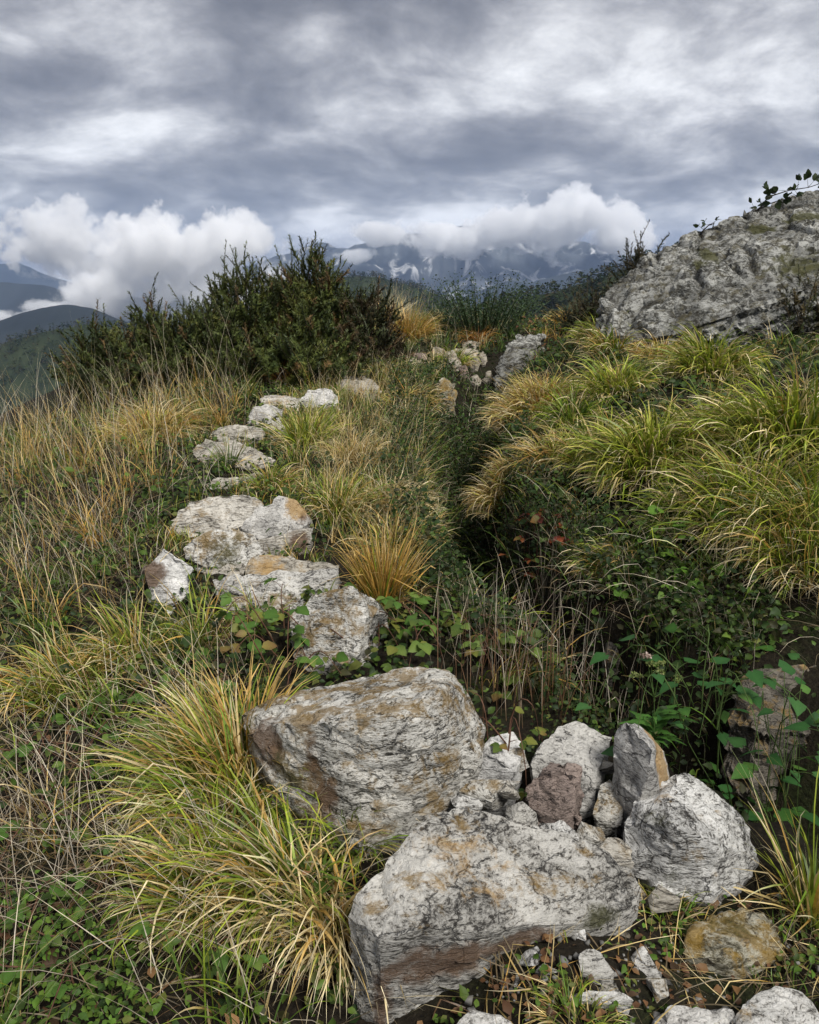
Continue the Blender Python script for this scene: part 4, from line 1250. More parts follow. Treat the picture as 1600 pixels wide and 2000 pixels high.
# ================================================================== leafy plants
def leaf_mesh(name, col, shape='ovate', serrate=.06, fold=.22, curl=.25, rows=6, tip=None):
    """one leaf, length 1 along +X, lying about level, folded along its midrib"""
    u = np.linspace(0, 1, rows + 1)
    if shape == 'ovate':
        w = .40 * np.sin(np.pi * u ** .8) ** .85
    elif shape == 'round':
        w = .46 * np.sqrt(np.clip(1 - (2 * u - 1) ** 2, 0, 1))
    elif shape == 'arrow':
        w = .46 * np.clip(np.minimum(u * 7 + .25, 1), 0, 1) * (1 - u ** 1.6)
    else:
        w = .13 * np.sin(np.pi * u ** .7)
    w = w + serrate * np.where(np.arange(rows + 1) % 2, .5, -.5) * np.sin(np.pi * u)
    w = np.clip(w, .012, 1)
    z = -curl * (u - .25) ** 2
    V, C = [], []
    col = np.array(col); t = np.array(tip if tip else col)
    for k in range(rows + 1):
        back = -.16 if (shape == 'arrow' and k == 0) else 0
        cc = col * (1 - u[k]) + t * u[k]
        V += [(u[k] + back, -w[k], z[k] + fold * w[k]), (u[k], 0, z[k]), (u[k] + back, w[k], z[k] + fold * w[k])]
        C += [cc * .95, cc * 1.18, cc]
    F = []
    for k in range(rows):
        a = k * 3
        F += [(a, a + 1, a + 4, a + 3), (a + 1, a + 2, a + 5, a + 4)]
    return mesh_data(name, np.array(V), np.array(F), M_LEAF, np.array(C), smooth=True)


def leaf_set(cols, **kw):
    return [leaf_mesh('leaf', c, tip=t, **kw) for c, t in cols]


BRAMBLE = leaf_set([((.060, .125, .020), None), ((.085, .155, .026), None), ((.11, .175, .035), (.13, .18, .035)), ((.05, .09, .02), (.08, .11, .02)),
                    ((.16, .17, .03), (.13, .14, .03)), ((.20, .17, .04), (.14, .075, .03))], shape='ovate')
BIND = leaf_set([((.030, .095, .022), None), ((.045, .12, .030), None), ((.038, .105, .018), (.05, .12, .02)), ((.075, .16, .03), None)], shape='arrow', serrate=.02, fold=.12)
ROUNDL = leaf_set([((.10, .20, .025), None), ((.07, .15, .02), None), ((.14, .24, .035), None)], shape='round', serrate=0, fold=.12)
REDL = leaf_set([((.22, .045, .025), (.28, .08, .03)), ((.30, .10, .035), None), ((.12, .03, .02), None), ((.08, .10, .02), (.16, .07, .02)), ((.06, .10, .02), None)], shape='ovate', serrate=.03)
DARKB = leaf_set([((.020, .032, .012), None), ((.03, .045, .015), None)], shape='ovate')


def orient(d, up, roll=0.0):
    x = Vector(d).normalized()
    z = Vector(up); z = (z - z.project(x))
    if z.length < 1e-4: z = Vector((0, 0, 1)) - Vector((0, 0, 1)).project(x) + Vector((1e-4, 0, 0))
    z.normalize()
    y = z.cross(x)
    m = Matrix((x, y, z)).transposed()
    return m @ Matrix.Rotation(roll, 3, 'X')


def put_leaf(parent, me, p, d, up, size, r, roll=None):
    m = orient(d, up, r.normal(0, .25) if roll is None else roll).to_4x4() @ Matrix.Diagonal((size, size * r.uniform(.85, 1.15), size, 1))
    m.translation = Vector(p) - parent.location
    o = bpy.data.objects.new('leaf', me)
    o.parent = parent
    o.matrix_local = m
    COL.objects.link(o)
    return o


def tubes(lines, rad, sides=4):
    V, F, off = [], [], 0
    for L, r0 in zip(lines, rad):
        L = np.asarray(L, float)
        n = len(L)
        T = np.gradient(L, axis=0)
        T /= np.linalg.norm(T, axis=1)[:, None] + 1e-9
        A = np.cross(T, [.31, .2, .93]); A /= np.linalg.norm(A, axis=1)[:, None] + 1e-9
        B = np.cross(T, A)
        rr = r0 * np.linspace(1, .35, n)
        for k in range(sides):
            a = 2 * math.pi * k / sides
            V.append(L + (A * math.cos(a) + B * math.sin(a)) * rr[:, None])
        i = np.arange(n - 1)
        for k in range(sides):
            a, b = off + k * n, off + ((k + 1) % sides) * n
            F.append(np.stack([a + i, a + i + 1, b + i + 1, b + i], -1))
        off += n * sides
    return np.vstack(V), np.vstack(F)


def stem_mesh(name, lines, rad, col, parent):
    V, F = tubes([np.asarray(l) - np.array(parent.location) for l in lines], rad)
    return link(name, mesh_data(name, V, F, M_STEM, np.tile(np.array(col), (len(V), 1)), smooth=True), parent)


def bramble(label, poly, canes, size, leaves, seed, name='bramble', arch=.14, clen=.4, every=.055, top=None, stemcol=(.10, .05, .03), petiole=.035, three=True, lift=.02, dirs=None, cat='bramble'):
    """arching canes over a patch of ground, each carrying groups of leaflets"""
    r = np.random.default_rng(seed)
    XY = scatter(poly, canes, r, avoid=False)
    c = poly.mean(0)
    root = empty(name, (c[0], c[1], float(H(c[0], c[1]))), label, cat)
    for x, y in XY:
        lines = []
        a = r.uniform(0, 2 * math.pi) if dirs is None else r.normal(dirs, .5)
        L = clen * r.uniform(.6, 1.3)
        t = np.linspace(0, 1, 9)
        px = x + np.cos(a) * L * t; py = y + np.sin(a) * L * t + .04 * np.sin(t * 7 + a)
        g = H(px, py)
        z = np.maximum.accumulate(g * 0 - 9)
        base = g if top is None else np.maximum(g, top)
        z = base + lift + arch * r.uniform(.5, 1.3) * np.sin(np.pi * np.clip(t * .95 + .04, 0, 1)) ** .8
        line = np.stack([px, py, z], -1)
        lines.append(line)
        k = max(2, int(L / every))
        for q in np.linspace(.12, 1, k):
            i = min(int(q * 8), 7)
            p = line[i] * (1 - (q * 8 - i)) + line[i + 1] * (q * 8 - i)
            aa = a + r.choice([-1, 1]) * r.uniform(.6, 1.5)
            dv = np.array([math.cos(aa), math.sin(aa), r.uniform(.1, .7)])
            tip = p + dv * petiole * r.uniform(.6, 1.3)
            lines.append(np.array([p, (p + tip) / 2 + (0, 0, .004), tip]))
            up = np.array([r.normal(0, .35), r.normal(-.25, .35), 1])
            for da in ((0, 1.25, -1.25) if three else (0,)):
                d = np.array([math.cos(aa + da), math.sin(aa + da), r.uniform(-.45, .15)])
                w = r.random()
                me = leaves[int(w * w * len(leaves))]
                put_leaf(root, me, tip, d, up, size * r.uniform(.7, 1.2) * (1 if da == 0 else .85), r)
        stem_mesh('cane', lines, [.0028 if len(l) == 9 else .0012 for l in lines], stemcol, root)
    return root


bramble('bramble trailing green three part leaves over the lichened block and behind the big boulder',
        ground_poly([(500, 1240), (600, 1215), (740, 1225), (850, 1230), (900, 1290), (860, 1330), (760, 1330), (620, 1360), (510, 1380)]), 23, .062, BRAMBLE, 501, arch=.19, clen=.30, every=.075)
bramble('bramble sprays with paler leaves hanging over the ditch rim behind the white wedge stone',
        ground_poly([(840, 1235), (930, 1240), (960, 1330), (900, 1330)]), 9, .055, BRAMBLE[2:], 502, arch=.14, clen=.30, every=.07, dirs=-.3)
bramble('bramble creeping under the straw at the bottom corner of the left slope',
        ground_poly([(20, 1560), (200, 1480), (330, 1650), (430, 1800), (380, 1980), (60, 1980)]), 18, .040, BRAMBLE[:4], 503, arch=.10, clen=.30, every=.075)
bramble('bramble tangled in the dry grass on the left slope',
        ground_poly([(0, 1420), (240, 1400), (300, 1500), (200, 1560), (0, 1580)]), 11, .044, BRAMBLE, 504, arch=.12, clen=.30, every=.08)
bramble('small bramble sprig between the big boulder and the broad slab',
        ground_poly([(860, 1555), (930, 1540), (1020, 1540), (960, 1580)]), 4, .036, BRAMBLE[3:], 505, arch=.16, clen=.16, every=.06, top=.28)
bramble('bindweed with heart shaped dark green leaves in the ditch beside the pointed stone',
        np.array([(.78, 2.22), (1.05, 2.28), (1.25, 2.15), (1.45, 2.1), (1.35, 2.45), (1.0, 2.5), (.8, 2.42)]), 34, .055, BIND, 506, name='bindweed', arch=.26, clen=.26, every=.055, three=False,
        petiole=.05, stemcol=(.05, .08, .02), cat='plant', lift=.18)
bramble('red and green leaved seedling shrub on the ditch side under the pale tussock',
        ground_poly([(1010, 1060), (1110, 1050), (1110, 1110), (1020, 1110)]), 14, .052, REDL, 507, name='red_leaved_shrub', arch=.13, clen=.16, every=.07, cat='shrub', stemcol=(.09, .04, .03))
bramble('bright green round leaved plant filling the bank between the big tussocks',
        ground_poly([(1250, 1060), (1350, 1040), (1400, 1110), (1390, 1180), (1270, 1180)]), 20, .044, ROUNDL, 508, name='round_leaved_plant', arch=.17, clen=.18, every=.05, cat='plant', stemcol=(.06, .09, .02), petiole=.03)


def top_cane(label, pts, size, leaves, seed, step):
    r = np.random.default_rng(seed)
    P = np.array([at(*p) for p in pts])
    P = np.vstack([P[0] - (0, 0, .35), P])
    t = np.linspace(0, len(P) - 1, 30)
    L = np.stack([np.interp(t, np.arange(len(P)), P[:, k]) for k in range(3)], -1)
    root = empty('bramble', P[0], label, 'bramble')
    lines = [L]
    for i in range(5, 30, step):
        for s in (-1, 1):
            d = np.array([r.normal(0, .8), r.normal(0, .8), r.uniform(-.2, .9)]); d /= np.linalg.norm(d)
            tip = L[i] + d * .08
            lines.append(np.array([L[i], (L[i] + tip) / 2, tip]))
            for q in range(2):
                put_leaf(root, leaves[r.integers(0, len(leaves))], tip, d + r.normal(0, .6, 3), r.normal(0, 1, 3) + (0, -.5, .6), size * r.uniform(.7, 1.2), r)
    stem_mesh('cane', lines, [.008] + [.003] * (len(lines) - 1), (.03, .025, .02), root)


top_cane('dark bramble arching along the very top of the outcrop', [(1480, 412, 8.35), (1500, 385, 8.3), (1540, 372, 8.3), (1580, 366, 8.3), (1620, 352, 8.3)], .075, DARKB, 520, 3)
top_cane('short dark bramble shoot on the upper edge of the outcrop', [(1470, 415, 8.35), (1492, 402, 8.3), (1520, 392, 8.3), (1560, 384, 8.3)], .065, DARKB, 521, 4)
top_cane('tiny dark sprig on the outcrop skyline below the bramble', [(1372, 452, 8.2), (1384, 440, 8.2), (1396, 436, 8.2)], .055, DARKB, 522, 7)


# ------------------------------------------------------------------ ground cover
_LT = np.array([(0, 0, 0), (.30, -.33, .14), (.33, 0, 0), (.36, .33, .10), (.70, -.23, .08), (.70, 0, -.03), (.66, .25, .10), (1.02, .03, -.16)])
_LF = np.array([(0, 1, 2), (0, 2, 3), (1, 4, 2), (4, 5, 2), (2, 5, 6), (2, 6, 3), (4, 7, 5), (5, 7, 6)])


def leaves_at(P, r, size, palette, tilt=.5, face=(0, -.3)):
    n = len(P)
    a = r.uniform(0, 2 * math.pi, n)
    N = np.stack([r.normal(face[0], tilt, n), r.normal(face[1], tilt, n), np.ones(n)], -1)
    N /= np.linalg.norm(N, axis=1)[:, None]
    X = np.stack([np.cos(a), np.sin(a), np.zeros(n)], -1)
    X -= (X * N).sum(1)[:, None] * N
    X /= np.linalg.norm(X, axis=1)[:, None]
    Y = np.cross(N, X)
    s = size * r.lognormal(0, .28, n)
    V = P[:, None] + s[:, None, None] * (_LT[None, :, :1] * X[:, None] + _LT[None, :, 1:2] * Y[:, None] + _LT[None, :, 2:] * N[:, None])
    F = (np.arange(n) * 8)[:, None, None] + _LF[None]
    pal = np.array(palette)
    C = pal[r.integers(0, len(pal), n)] * r.normal(1, .2, (n, 1)).clip(.5, 1.6)
    return V.reshape(-1, 3), F.reshape(-1, 3), np.repeat(C, 8, 0)


def cover(poly, density, size, palette, seed, h=.06, keep=.5, patch=.25, tilt=.5, face=(0, -.3), shrink=.95):
    r = np.random.default_rng(seed)
    n = int(area(poly) * density)
    XY = clumped(scatter(poly, n, r, shrink=shrink), r, patch, keep)
    Z = H(XY[:, 0], XY[:, 1]) + h * r.random(len(XY)) ** .7
    return leaves_at(np.column_stack([XY, Z]), r, size, palette, tilt, face)


BRIGHT = [(.085, .16, .02), (.065, .12, .018), (.12, .19, .03), (.05, .10, .018)]
MIDG = [(.062, .108, .017), (.085, .135, .021), (.046, .080, .014), (.12, .135, .03)]
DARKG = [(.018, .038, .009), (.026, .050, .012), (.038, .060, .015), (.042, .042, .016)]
BROWNL = [(.12, .06, .03), (.18, .09, .04), (.09, .055, .03), (.22, .12, .05)]
Z_CORNER = ground_poly([(-50, 1780), (120, 1740), (220, 1860), (330, 2010), (300, 2120), (-100, 2120)])
Z_DWL = np.array([(-.35, 7.0), (.15, 7.2), (.20, 5.6), (.22, 4.4), (.40, 3.4), (.75, 2.75), (.5, 2.6), (.05, 3.1), (-.2, 3.8), (-.3, 4.8), (-.35, 5.8)])
Z_DWR = np.array([(.6, 7.0), (.95, 7.0), (.75, 5.6), (.80, 4.4), (.95, 3.7), (1.35, 3.05), (1.9, 2.8), (2.2, 3.1), (1.6, 3.5), (1.15, 4.2), (.9, 5.6)])
stuff('leaf_cover', [
    cover(Z_CORNER, 7000, .017, BRIGHT, 601, .07, .75, .15),
    cover(Z_LEFT_NEAR, 2300, .023, MIDG, 602, .10, .45, .25, tilt=.7),
    cover(Z_LEFT_NEAR, 500, .030, BROWNL + DARKG, 603, .04, .5, .25),
    cover(Z_LEFT_MID, 2000, .030, DARKG + MIDG, 604, .12, .5, .3, tilt=.7),
    cover(Z_LEFT_FAR, 1000, .034, DARKG + MIDG, 605, .14, .5, .4, tilt=.7),
    cover(Z_TOP, 900, .030, DARKG, 606, .07, .5, .3),
    cover(Z_LINE, 1300, .030, MIDG + DARKG, 618, .08, .55, .25),
    cover(Z_TOPFAR, 700, .04, DARKG, 607, .10, .5, .3),
    cover(Z_BANKLOW, 3600, .026, BRIGHT + BRIGHT + MIDG, 608, .09, .52, .25, face=(-.2, -.6)),
    cover(Z_BANK, 1500, .034, MIDG + DARKG + DARKG, 609, .10, .5, .3, face=(-.2, -.5)),
    cover(Z_SKY, 800, .04, DARKG + BROWNL[:1], 610, .15, .6, .3),
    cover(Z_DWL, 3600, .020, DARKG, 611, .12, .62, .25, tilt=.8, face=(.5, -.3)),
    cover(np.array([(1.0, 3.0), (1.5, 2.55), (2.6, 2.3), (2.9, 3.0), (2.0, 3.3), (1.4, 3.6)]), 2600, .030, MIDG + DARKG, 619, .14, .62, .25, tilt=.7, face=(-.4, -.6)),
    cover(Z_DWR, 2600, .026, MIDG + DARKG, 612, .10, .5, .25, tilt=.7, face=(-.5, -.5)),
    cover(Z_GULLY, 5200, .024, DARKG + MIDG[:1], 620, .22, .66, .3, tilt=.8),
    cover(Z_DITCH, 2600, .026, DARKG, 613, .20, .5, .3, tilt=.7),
    cover(Z_FRONT, 2200, .014, BRIGHT[:2] + MIDG, 614, .03, .40, .09),
    cover(Z_FRONT, 1100, .018, BROWNL, 615, .012, .5, .2, tilt=.3),
    cover(ground_poly([(480, 1200), (700, 1180), (900, 1220), (960, 1420), (480, 1420)]), 1600, .030, DARKG + MIDG, 616, .10, .6, .2),
    cover(ground_poly([(860, 1480), (1300, 1440), (1260, 1640), (880, 1600)]), 3200, .018, MIDG + DARKG, 617, .08, .55, .12, shrink=.98),
], M_LEAF)


# ------------------------------------------------------------------ dead stems, yarrow
def dead_stems(label, px, py, rad, n, length, seed, pal='rusty'):
    r = np.random.default_rng(seed)
    c = on_ground(px, py)
    q = r.normal(0, rad, (n, 2)) * (1, .6)
    z = np.clip(H(c[0] + q[:, 0], c[1] + q[:, 1]) - c[2], -.3, .2)
    V, F, C = blades(np.column_stack([q, z]), r.uniform(0, 6.28, n), length * r.uniform(.5, 1.25, n), np.full(n, .0024), np.abs(r.normal(.12, .12, n)), np.abs(r.normal(.45, .4, n)),
                     np.full(n, 1.5), pick(PAL[pal], n, r), 6, r, kink=.3)
    o = link('dead_stems', mesh_data('dead_stems', V, F, M_BLADE, C), loc=c)
    prop(o, label, 'dry plant')


dead_stems('thicket of thin brown dead stems in the ditch behind the white stones', 1040, 1375, .15, 170, .42, 641)
dead_stems('grey dead stalks standing at the ditch bend beside the golden tussock', 930, 1250, .12, 70, .28, 642, 'grey')
dead_stems('tall pale dead stalks in the ditch under the limp straw tussock', 1050, 1230, .10, 60, .42, 643, 'grey')


def yarrow():
    r = np.random.default_rng(651)
    base = at(1278, 1440, 2.42)
    g = np.array([base[0], base[1], H(base[0], base[1])])
    root = empty('yarrow', g, 'feathery green yarrow with faded flower heads rising out of the dark ditch', 'plant')
    heads = [(1264, 1282), (1272, 1298), (1290, 1297), (1243, 1320), (1325, 1325), (1288, 1312)]
    fork = at(1278, 1362, 2.42)
    lines = [np.array([g, g * .5 + base * .5, base, fork])]
    for i, (hx, hy) in enumerate(heads):
        t = at(hx, hy, 2.40 + .03 * r.normal())
        lines.append(np.array([fork, fork * .5 + t * .5 + (0, 0, -.01), t]))
        n = 60
        q = r.normal(0, 1, (n, 3)); q /= np.linalg.norm(q, axis=1)[:, None]
        q[:, 2] = np.abs(q[:, 2]) * .5
        P = t + q * .017 * r.uniform(.5, 1, (n, 1)) - np.array(g)
        pal = [(.30, .22, .17), (.22, .15, .12), (.38, .30, .26)] if i == 0 else [(.16, .20, .05), (.20, .22, .08), (.12, .15, .04)]
        V, F, C = leaves_at(P, r, .007, pal, .8)
        link('flower_head', mesh_data('flower_head', V, F, M_LEAF, C), root)
    me = leaf_mesh('leaf', (.07, .17, .03), 'narrow', .05, .1, .8, 8)
    for k in range(26):
        p = base * (1 - k / 30) + fork * (k / 30) if k < 18 else g * .2 + base * .8
        a = r.uniform(0, 6.28)
        put_leaf(root, me, p, (math.cos(a), math.sin(a), .7), (0, 0, 1), r.uniform(.06, .13), r)
    stem_mesh('stem', lines, [.003] + [.0018] * len(heads), (.07, .12, .03), root)


yarrow()


# ------------------------------------------------------------------ gorse and broom
def gorse(label, px, d, top, halfw, depth, shoots, seed, name='gorse_bush', cols=None, cat='bush', squash=1.0, needles=40, slen=.19, nlen=.058, dome=.55, ragged=.8):
    r = np.random.default_rng(seed)
    c = at(px, 700, d); c[2] = H(c[0], c[1])
    ztop = at(px, top, d)[2]
    hgt = ztop - c[2]
    hw = halfw / FPX * d
    root = empty(name, c, label, cat)
    # directions over a dome
    u = r.random(shoots); a = r.uniform(0, 2 * math.pi, shoots)
    zz = u ** .75
    q = np.sqrt(1 - zz ** 2)
    D = np.stack([q * np.cos(a), q * np.sin(a), zz], -1)
    lump = 1 + ragged * fbm(D * 2.2 + seed, 3, seed)
    shell = r.uniform(.40, 1.0, shoots) ** .6 * lump
    E = np.array([hw, depth, hgt * .86])
    B = D * E * shell[:, None]
    B[:, 2] = np.maximum(B[:, 2], .03)
    dirv = D * np.array([.8, .8, .5]) + np.array([0, 0, .75]) + r.normal(0, .42, (shoots, 3))
    dirv /= np.linalg.norm(dirv, axis=1)[:, None]
    L = slen * np.minimum(r.lognormal(0, .35, shoots), 1.9)
    k = needles
    t = np.linspace(0.0, 1, k)
    bend = r.normal(0, .12, (shoots, 1, 3))
    P = B[:, None] + dirv[:, None] * (L[:, None] * t)[..., None] + bend * (L[:, None] * t ** 2)[..., None]
    ang = r.uniform(0, 2 * math.pi, (shoots, k))
    A = np.cross(dirv, [.3, .2, .1]); A /= np.linalg.norm(A, axis=1)[:, None]
    Bv = np.cross(dirv, A)
    out = A[:, None] * np.cos(ang)[..., None] + Bv[:, None] * np.sin(ang)[..., None]
    nd = out * .85 + dirv[:, None] * .65
    nl = nlen * r.uniform(.6, 1.3, (shoots, k)) * (1.1 - .55 * t)[None]
    tip = P + nd * nl[..., None]
    side = np.cross(nd, dirv[:, None]) * .0085
    V = np.stack([P - side, P + side, tip], 2).reshape(-1, 3)
    F = np.arange(len(V)).reshape(-1, 3)
    cols = cols or [(.062, .080, .017), (.080, .100, .021), (.036, .052, .013), (.125, .135, .028), (.125, .078, .028)]
    ci = r.choice(len(cols), shoots, p=np.array([3, 3, 3, 1.6, 1.0])[:len(cols)] / np.sum([3, 3, 3, 1.6, 1.0][:len(cols)]))
    C = np.array(cols)[ci] * r.uniform(.75, 1.3, (shoots, 1))
    C = np.repeat(C, k * 3, 0)
    link('foliage', mesh_data('foliage', V, F, M_GORSE, C), root)
    # woody stems, one axis per shoot plus limbs from the foot
    lines, rad = [], []
    for i in range(shoots):
        lines.append(P[i][[0, k // 2, k - 1]]); rad.append(.005)
    for i in r.integers(0, shoots, 60):
        b = B[i]
        lines.append(np.array([[r.normal(0, .08), r.normal(0, .08), -.05], b * np.array([.4, .4, .55]), b])); rad.append(.014)
    V, F = tubes(lines, rad, 3)
    link('branch', mesh_data('branch', V, F, M_STEM, np.tile(np.array((.055, .045, .028)), (len(V), 1))), root)
    return root


gorse('tallest dark green gorse bush at the end of the row beside the straw tussock', 612, 8.9, 497, 96, .60, 1150, 701)
gorse('middle gorse bush of the row, lower than the tall one it leans on', 480, 8.7, 570, 110, .6, 950, 702)
gorse('spreading low gorse bush, third from the straw tussock end of the row', 345, 8.5, 612, 105, .6, 800, 703)
gorse('small outer gorse bush on the valley side of the row', 222, 8.3, 655, 85, .5, 550, 704)
gorse('low gorse shoots in front of the tall bush touching the dry grass', 560, 8.2, 650, 150, .3, 650, 705)
gorse('low brownish gorse skirt at the straw tussock end of the row', 720, 8.8, 590, 60, .35, 300, 706, cols=[(.05, .05, .018), (.04, .05, .016), (.06, .045, .02), (.09, .055, .025), (.05, .06, .02)])
gorse('scrubby dark twiggy bush growing behind the shoulder of the outcrop', 1245, 8.9, 492, 52, .35, 220, 707, name='scrub_bush', cols=[(.03, .035, .014), (.04, .042, .018), (.05, .04, .02), (.06, .05, .02), (.03, .03, .015)],
      needles=26, slen=.17, nlen=.05)
gorse('low dark scrub on the skyline slope between broom and outcrop', 1150, 9.6, 598, 50, .4, 200, 708, name='scrub_bush', cols=[(.035, .045, .014), (.05, .05, .018), (.06, .045, .02), (.08, .06, .02), (.04, .045, .015)],
      needles=26, slen=.22, nlen=.05)
gorse('mossy scrub clump hiding the foot of the outcrop behind the upper green tussock', 1570, 6.9, 545, 75, .25, 260, 709, name='scrub_bush', cols=[(.035, .045, .014), (.05, .05, .018), (.06, .045, .02), (.08, .06, .02), (.04, .045, .015)],
      needles=26, slen=.16, nlen=.045)


def broom(label, px, py, rad, hgt, n, seed):
    r = np.random.default_rng(seed)
    c = on_ground(px, py)
    a = r.uniform(0, 6.28, n); q = np.sqrt(r.random(n))
    rt = np.stack([np.cos(a) * q * rad * .45, np.sin(a) * q * rad * .3, np.full(n, -.02)], -1)
    root = empty('broom_shrub', c, label, 'shrub')
    pal = [(3, (.018, .03, .012), (.028, .052, .018), (.038, .068, .022)), (2, (.022, .034, .012), (.036, .056, .018), (.065, .08, .028))]
    L = hgt * r.uniform(.6, 1.15, n)
    th0 = q * .75 + np.abs(r.normal(0, .08, n))
    V, F, C = blades(rt, a, L, np.full(n, .009), th0, th0 + r.normal(.15, .12, n), np.full(n, 1.5), pick(pal, n, r), 4, r, kink=0, sway=.1)
    link('stem', mesh_data('stem', V, F, M_GORSE, C), root)
    # short leaflets all along the stems
    m = 24
    tt = r.uniform(.25, 1, (n, m))
    P = rt[:, None] + (L[:, None] * tt)[..., None] * np.stack([np.sin(th0) * np.cos(a), np.sin(th0) * np.sin(a), np.cos(th0)], -1)[:, None]
    V, F, C = leaves_at(P.reshape(-1, 3) + r.normal(0, .008, (n * m, 3)), r, .020, [(.028, .055, .018), (.038, .066, .022), (.02, .04, .014)], 1.2)
    link('foliage', mesh_data('foliage', V, F, M_GORSE, C), root)


broom('dark green broom shrub with fanned upright stems behind the far stones', 940, 655, .80, .74, 260, 720)

# loose bits on the trodden ground
def litter():
    r = np.random.default_rng(730)
    XY = scatter(Z_FRONT, 320, r, shrink=1.0)
    bm_v = np.array([(-1, -1, -1), (1, -1, -1), (1, 1, -1), (-1, 1, -1), (-.7, -.7, .8), (.8, -.6, .6), (.6, .8, .9), (-.8, .7, .5)], float) * .5
    bf = np.array([(0, 3, 2, 1), (4, 5, 6, 7), (0, 1, 5, 4), (1, 2, 6, 5), (2, 3, 7, 6), (3, 0, 4, 7)])
    V, F, C = [], [], []
    for i, (x, y) in enumerate(XY):
        s = .004 + .012 * r.random() ** 3
        m = np.array(Matrix.Rotation(r.uniform(0, 6), 3, 'Z') @ Matrix.Rotation(r.uniform(-.6, .6), 3, 'X'))
        V.append((bm_v * r.uniform(.7, 1.3, (8, 1)) * s * (1.3, 1, .7)) @ m.T + (x, y, H(x, y) + s * .2))
        F.append(bf + i * 8)
        C.append(np.tile(np.array((.26, .25, .23)) * r.uniform(.25, .9), (8, 1)))
    o = link('gravel', mesh_data('gravel', np.vstack(V), np.vstack(F), M_STEM, np.vstack(C)))
    prop(o, kind='stuff')


litter()
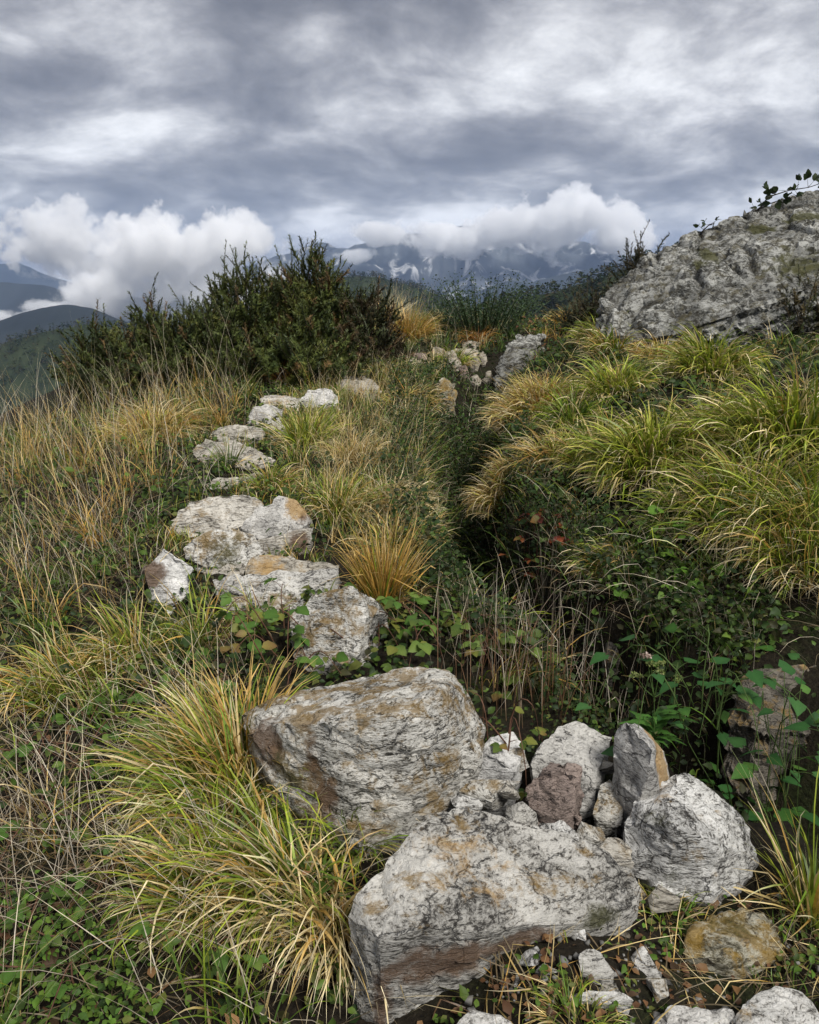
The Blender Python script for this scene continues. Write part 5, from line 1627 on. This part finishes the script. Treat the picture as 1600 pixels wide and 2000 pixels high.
# ================================================================== low cloud and haze
def cloud_bank(name, label, puffs, density, nscale, step):
    """puffs: (px, py, distance, half width px, half height px, half depth m)"""
    C, S = [], []
    for px, py, d, hw, hh, hd in puffs:
        C.append(at(px, py, d))
        S.append((hw / FPX * d, hd, hh / FPX * d))
    C, S = np.array(C), np.array(S)
    org = C.mean(0)
    bm = bmesh.new()
    for c, s in zip(C - org, S):
        for th in np.linspace(0, math.pi, 7):
            for ph in np.linspace(0, 2 * math.pi, 12, endpoint=False):
                k = 1.55
                bm.verts.new((c[0] + k * s[0] * math.sin(th) * math.cos(ph), c[1] + k * s[1] * math.sin(th) * math.sin(ph),
                              c[2] + k * s[2] * math.cos(th)))
    res = bmesh.ops.convex_hull(bm, input=bm.verts[:])
    bmesh.ops.delete(bm, geom=list({v for v in res['geom_interior'] if isinstance(v, bmesh.types.BMVert)}), context='VERTS')
    me = bpy.data.meshes.new(name)
    bm.to_mesh(me); bm.free()
    m, nt = new_mat(name)
    out = node(nt, 'ShaderNodeOutputMaterial')
    pv = node(nt, 'ShaderNodeVolumePrincipled')
    pv.inputs['Color'].default_value = (.985, .985, .985, 1)
    pv.inputs['Anisotropy'].default_value = -.1
    tc = node(nt, 'ShaderNodeTexCoord')
    nz = node(nt, 'ShaderNodeTexNoise', i_Scale=1.0 / nscale, i_Detail=6, i_Roughness=.62, i_Distortion=.0)
    nt.links.new(tc.outputs['Object'], nz.inputs['Vector'])
    field = None
    for c, s in zip(C - org, S):
        mp = node(nt, 'ShaderNodeMapping', vector_type='TEXTURE')
        mp.inputs['Location'].default_value = c
        mp.inputs['Scale'].default_value = s
        nt.links.new(tc.outputs['Object'], mp.inputs[0])
        ln = node(nt, 'ShaderNodeVectorMath', operation='LENGTH')
        nt.links.new(mp.outputs[0], ln.inputs[0])
        f = math_n(nt, 'SUBTRACT', 1.0, ln.outputs['Value'])
        field = f if field is None else math_n(nt, 'SMOOTH_MAX', field, f, .12)
    field = math_n(nt, 'ADD', field, math_n(nt, 'MULTIPLY', math_n(nt, 'MINIMUM', math_n(nt, 'ADD', field, .15), 0.0), 1.8))
    q = math_n(nt, 'ADD', field, math_n(nt, 'MULTIPLY', math_n(nt, 'SUBTRACT', nz.outputs[0], .575), 3.7))
    halo = math_n(nt, 'MULTIPLY', math_n(nt, 'MULTIPLY', math_n(nt, 'ADD', q, .45), 1.0, clamp=True), .022)     # torn mist round the core
    q = math_n(nt, 'ADD', math_n(nt, 'MULTIPLY', q, 8.0, clamp=True), halo)
    nt.links.new(math_n(nt, 'MULTIPLY', q, density), pv.inputs['Density'])
    nt.links.new(pv.outputs[0], out.inputs['Volume'])
    m.cycles.volume_step_rate = step
    me.materials.append(m)
    o = link(name, me, loc=org)
    prop(o, label, 'cloud')
    return o


cloud_bank('cloud_bank', 'wide white cloud bank resting across the summit of the quarried mountain',
           [(1115, 432, 6600, 105, 72, 300), (1000, 448, 6600, 110, 46, 300), (1215, 462, 6600, 75, 48, 300), (880, 458, 6600, 120, 40, 280),
            (750, 458, 6600, 80, 22, 220), (690, 500, 6600, 50, 16, 150)], .012, 330., .35)
cloud_bank('cloud_bank', 'tall white cloud rising from the valley behind the gorse bushes',
           [(140, 470, 4000, 120, 75, 260), (280, 490, 4000, 150, 85, 300), (430, 480, 4000, 110, 72, 260), (190, 575, 3900, 100, 50, 200), (110, 600, 3900, 60, 24, 150),
            (400, 560, 4000, 170, 70, 260)], .016, 230., .35)
cloud_bank('cloud_bank', 'low wisps of white mist lying in the blue valley',
           [(30, 640, 3600, 90, 20, 150), (110, 622, 3600, 70, 20, 150), (-20, 615, 3600, 60, 14, 150)], .010, 130., .5)


def build_haze():
    m, nt = new_mat('haze')
    out = node(nt, 'ShaderNodeOutputMaterial')
    pv = node(nt, 'ShaderNodeVolumePrincipled')
    pv.inputs['Color'].default_value = (.48, .65, 1.0, 1)
    pv.inputs['Density'].default_value = 5.6e-5
    pv.inputs['Anisotropy'].default_value = .1
    nt.links.new(pv.outputs[0], out.inputs['Volume'])
    x, y0, y1, z0, z1 = 15000., -15000., 15000., -500., 1000.
    v = np.array([(a, b, c) for a in (-x, x) for b in (y0, y1) for c in (z0, z1)])
    f = np.array([(0, 1, 3, 2), (4, 6, 7, 5), (0, 4, 5, 1), (2, 3, 7, 6), (0, 2, 6, 4), (1, 5, 7, 3)])
    o = link('haze', mesh_data('haze', v, f, m))
    prop(o, kind='stuff')


build_haze()
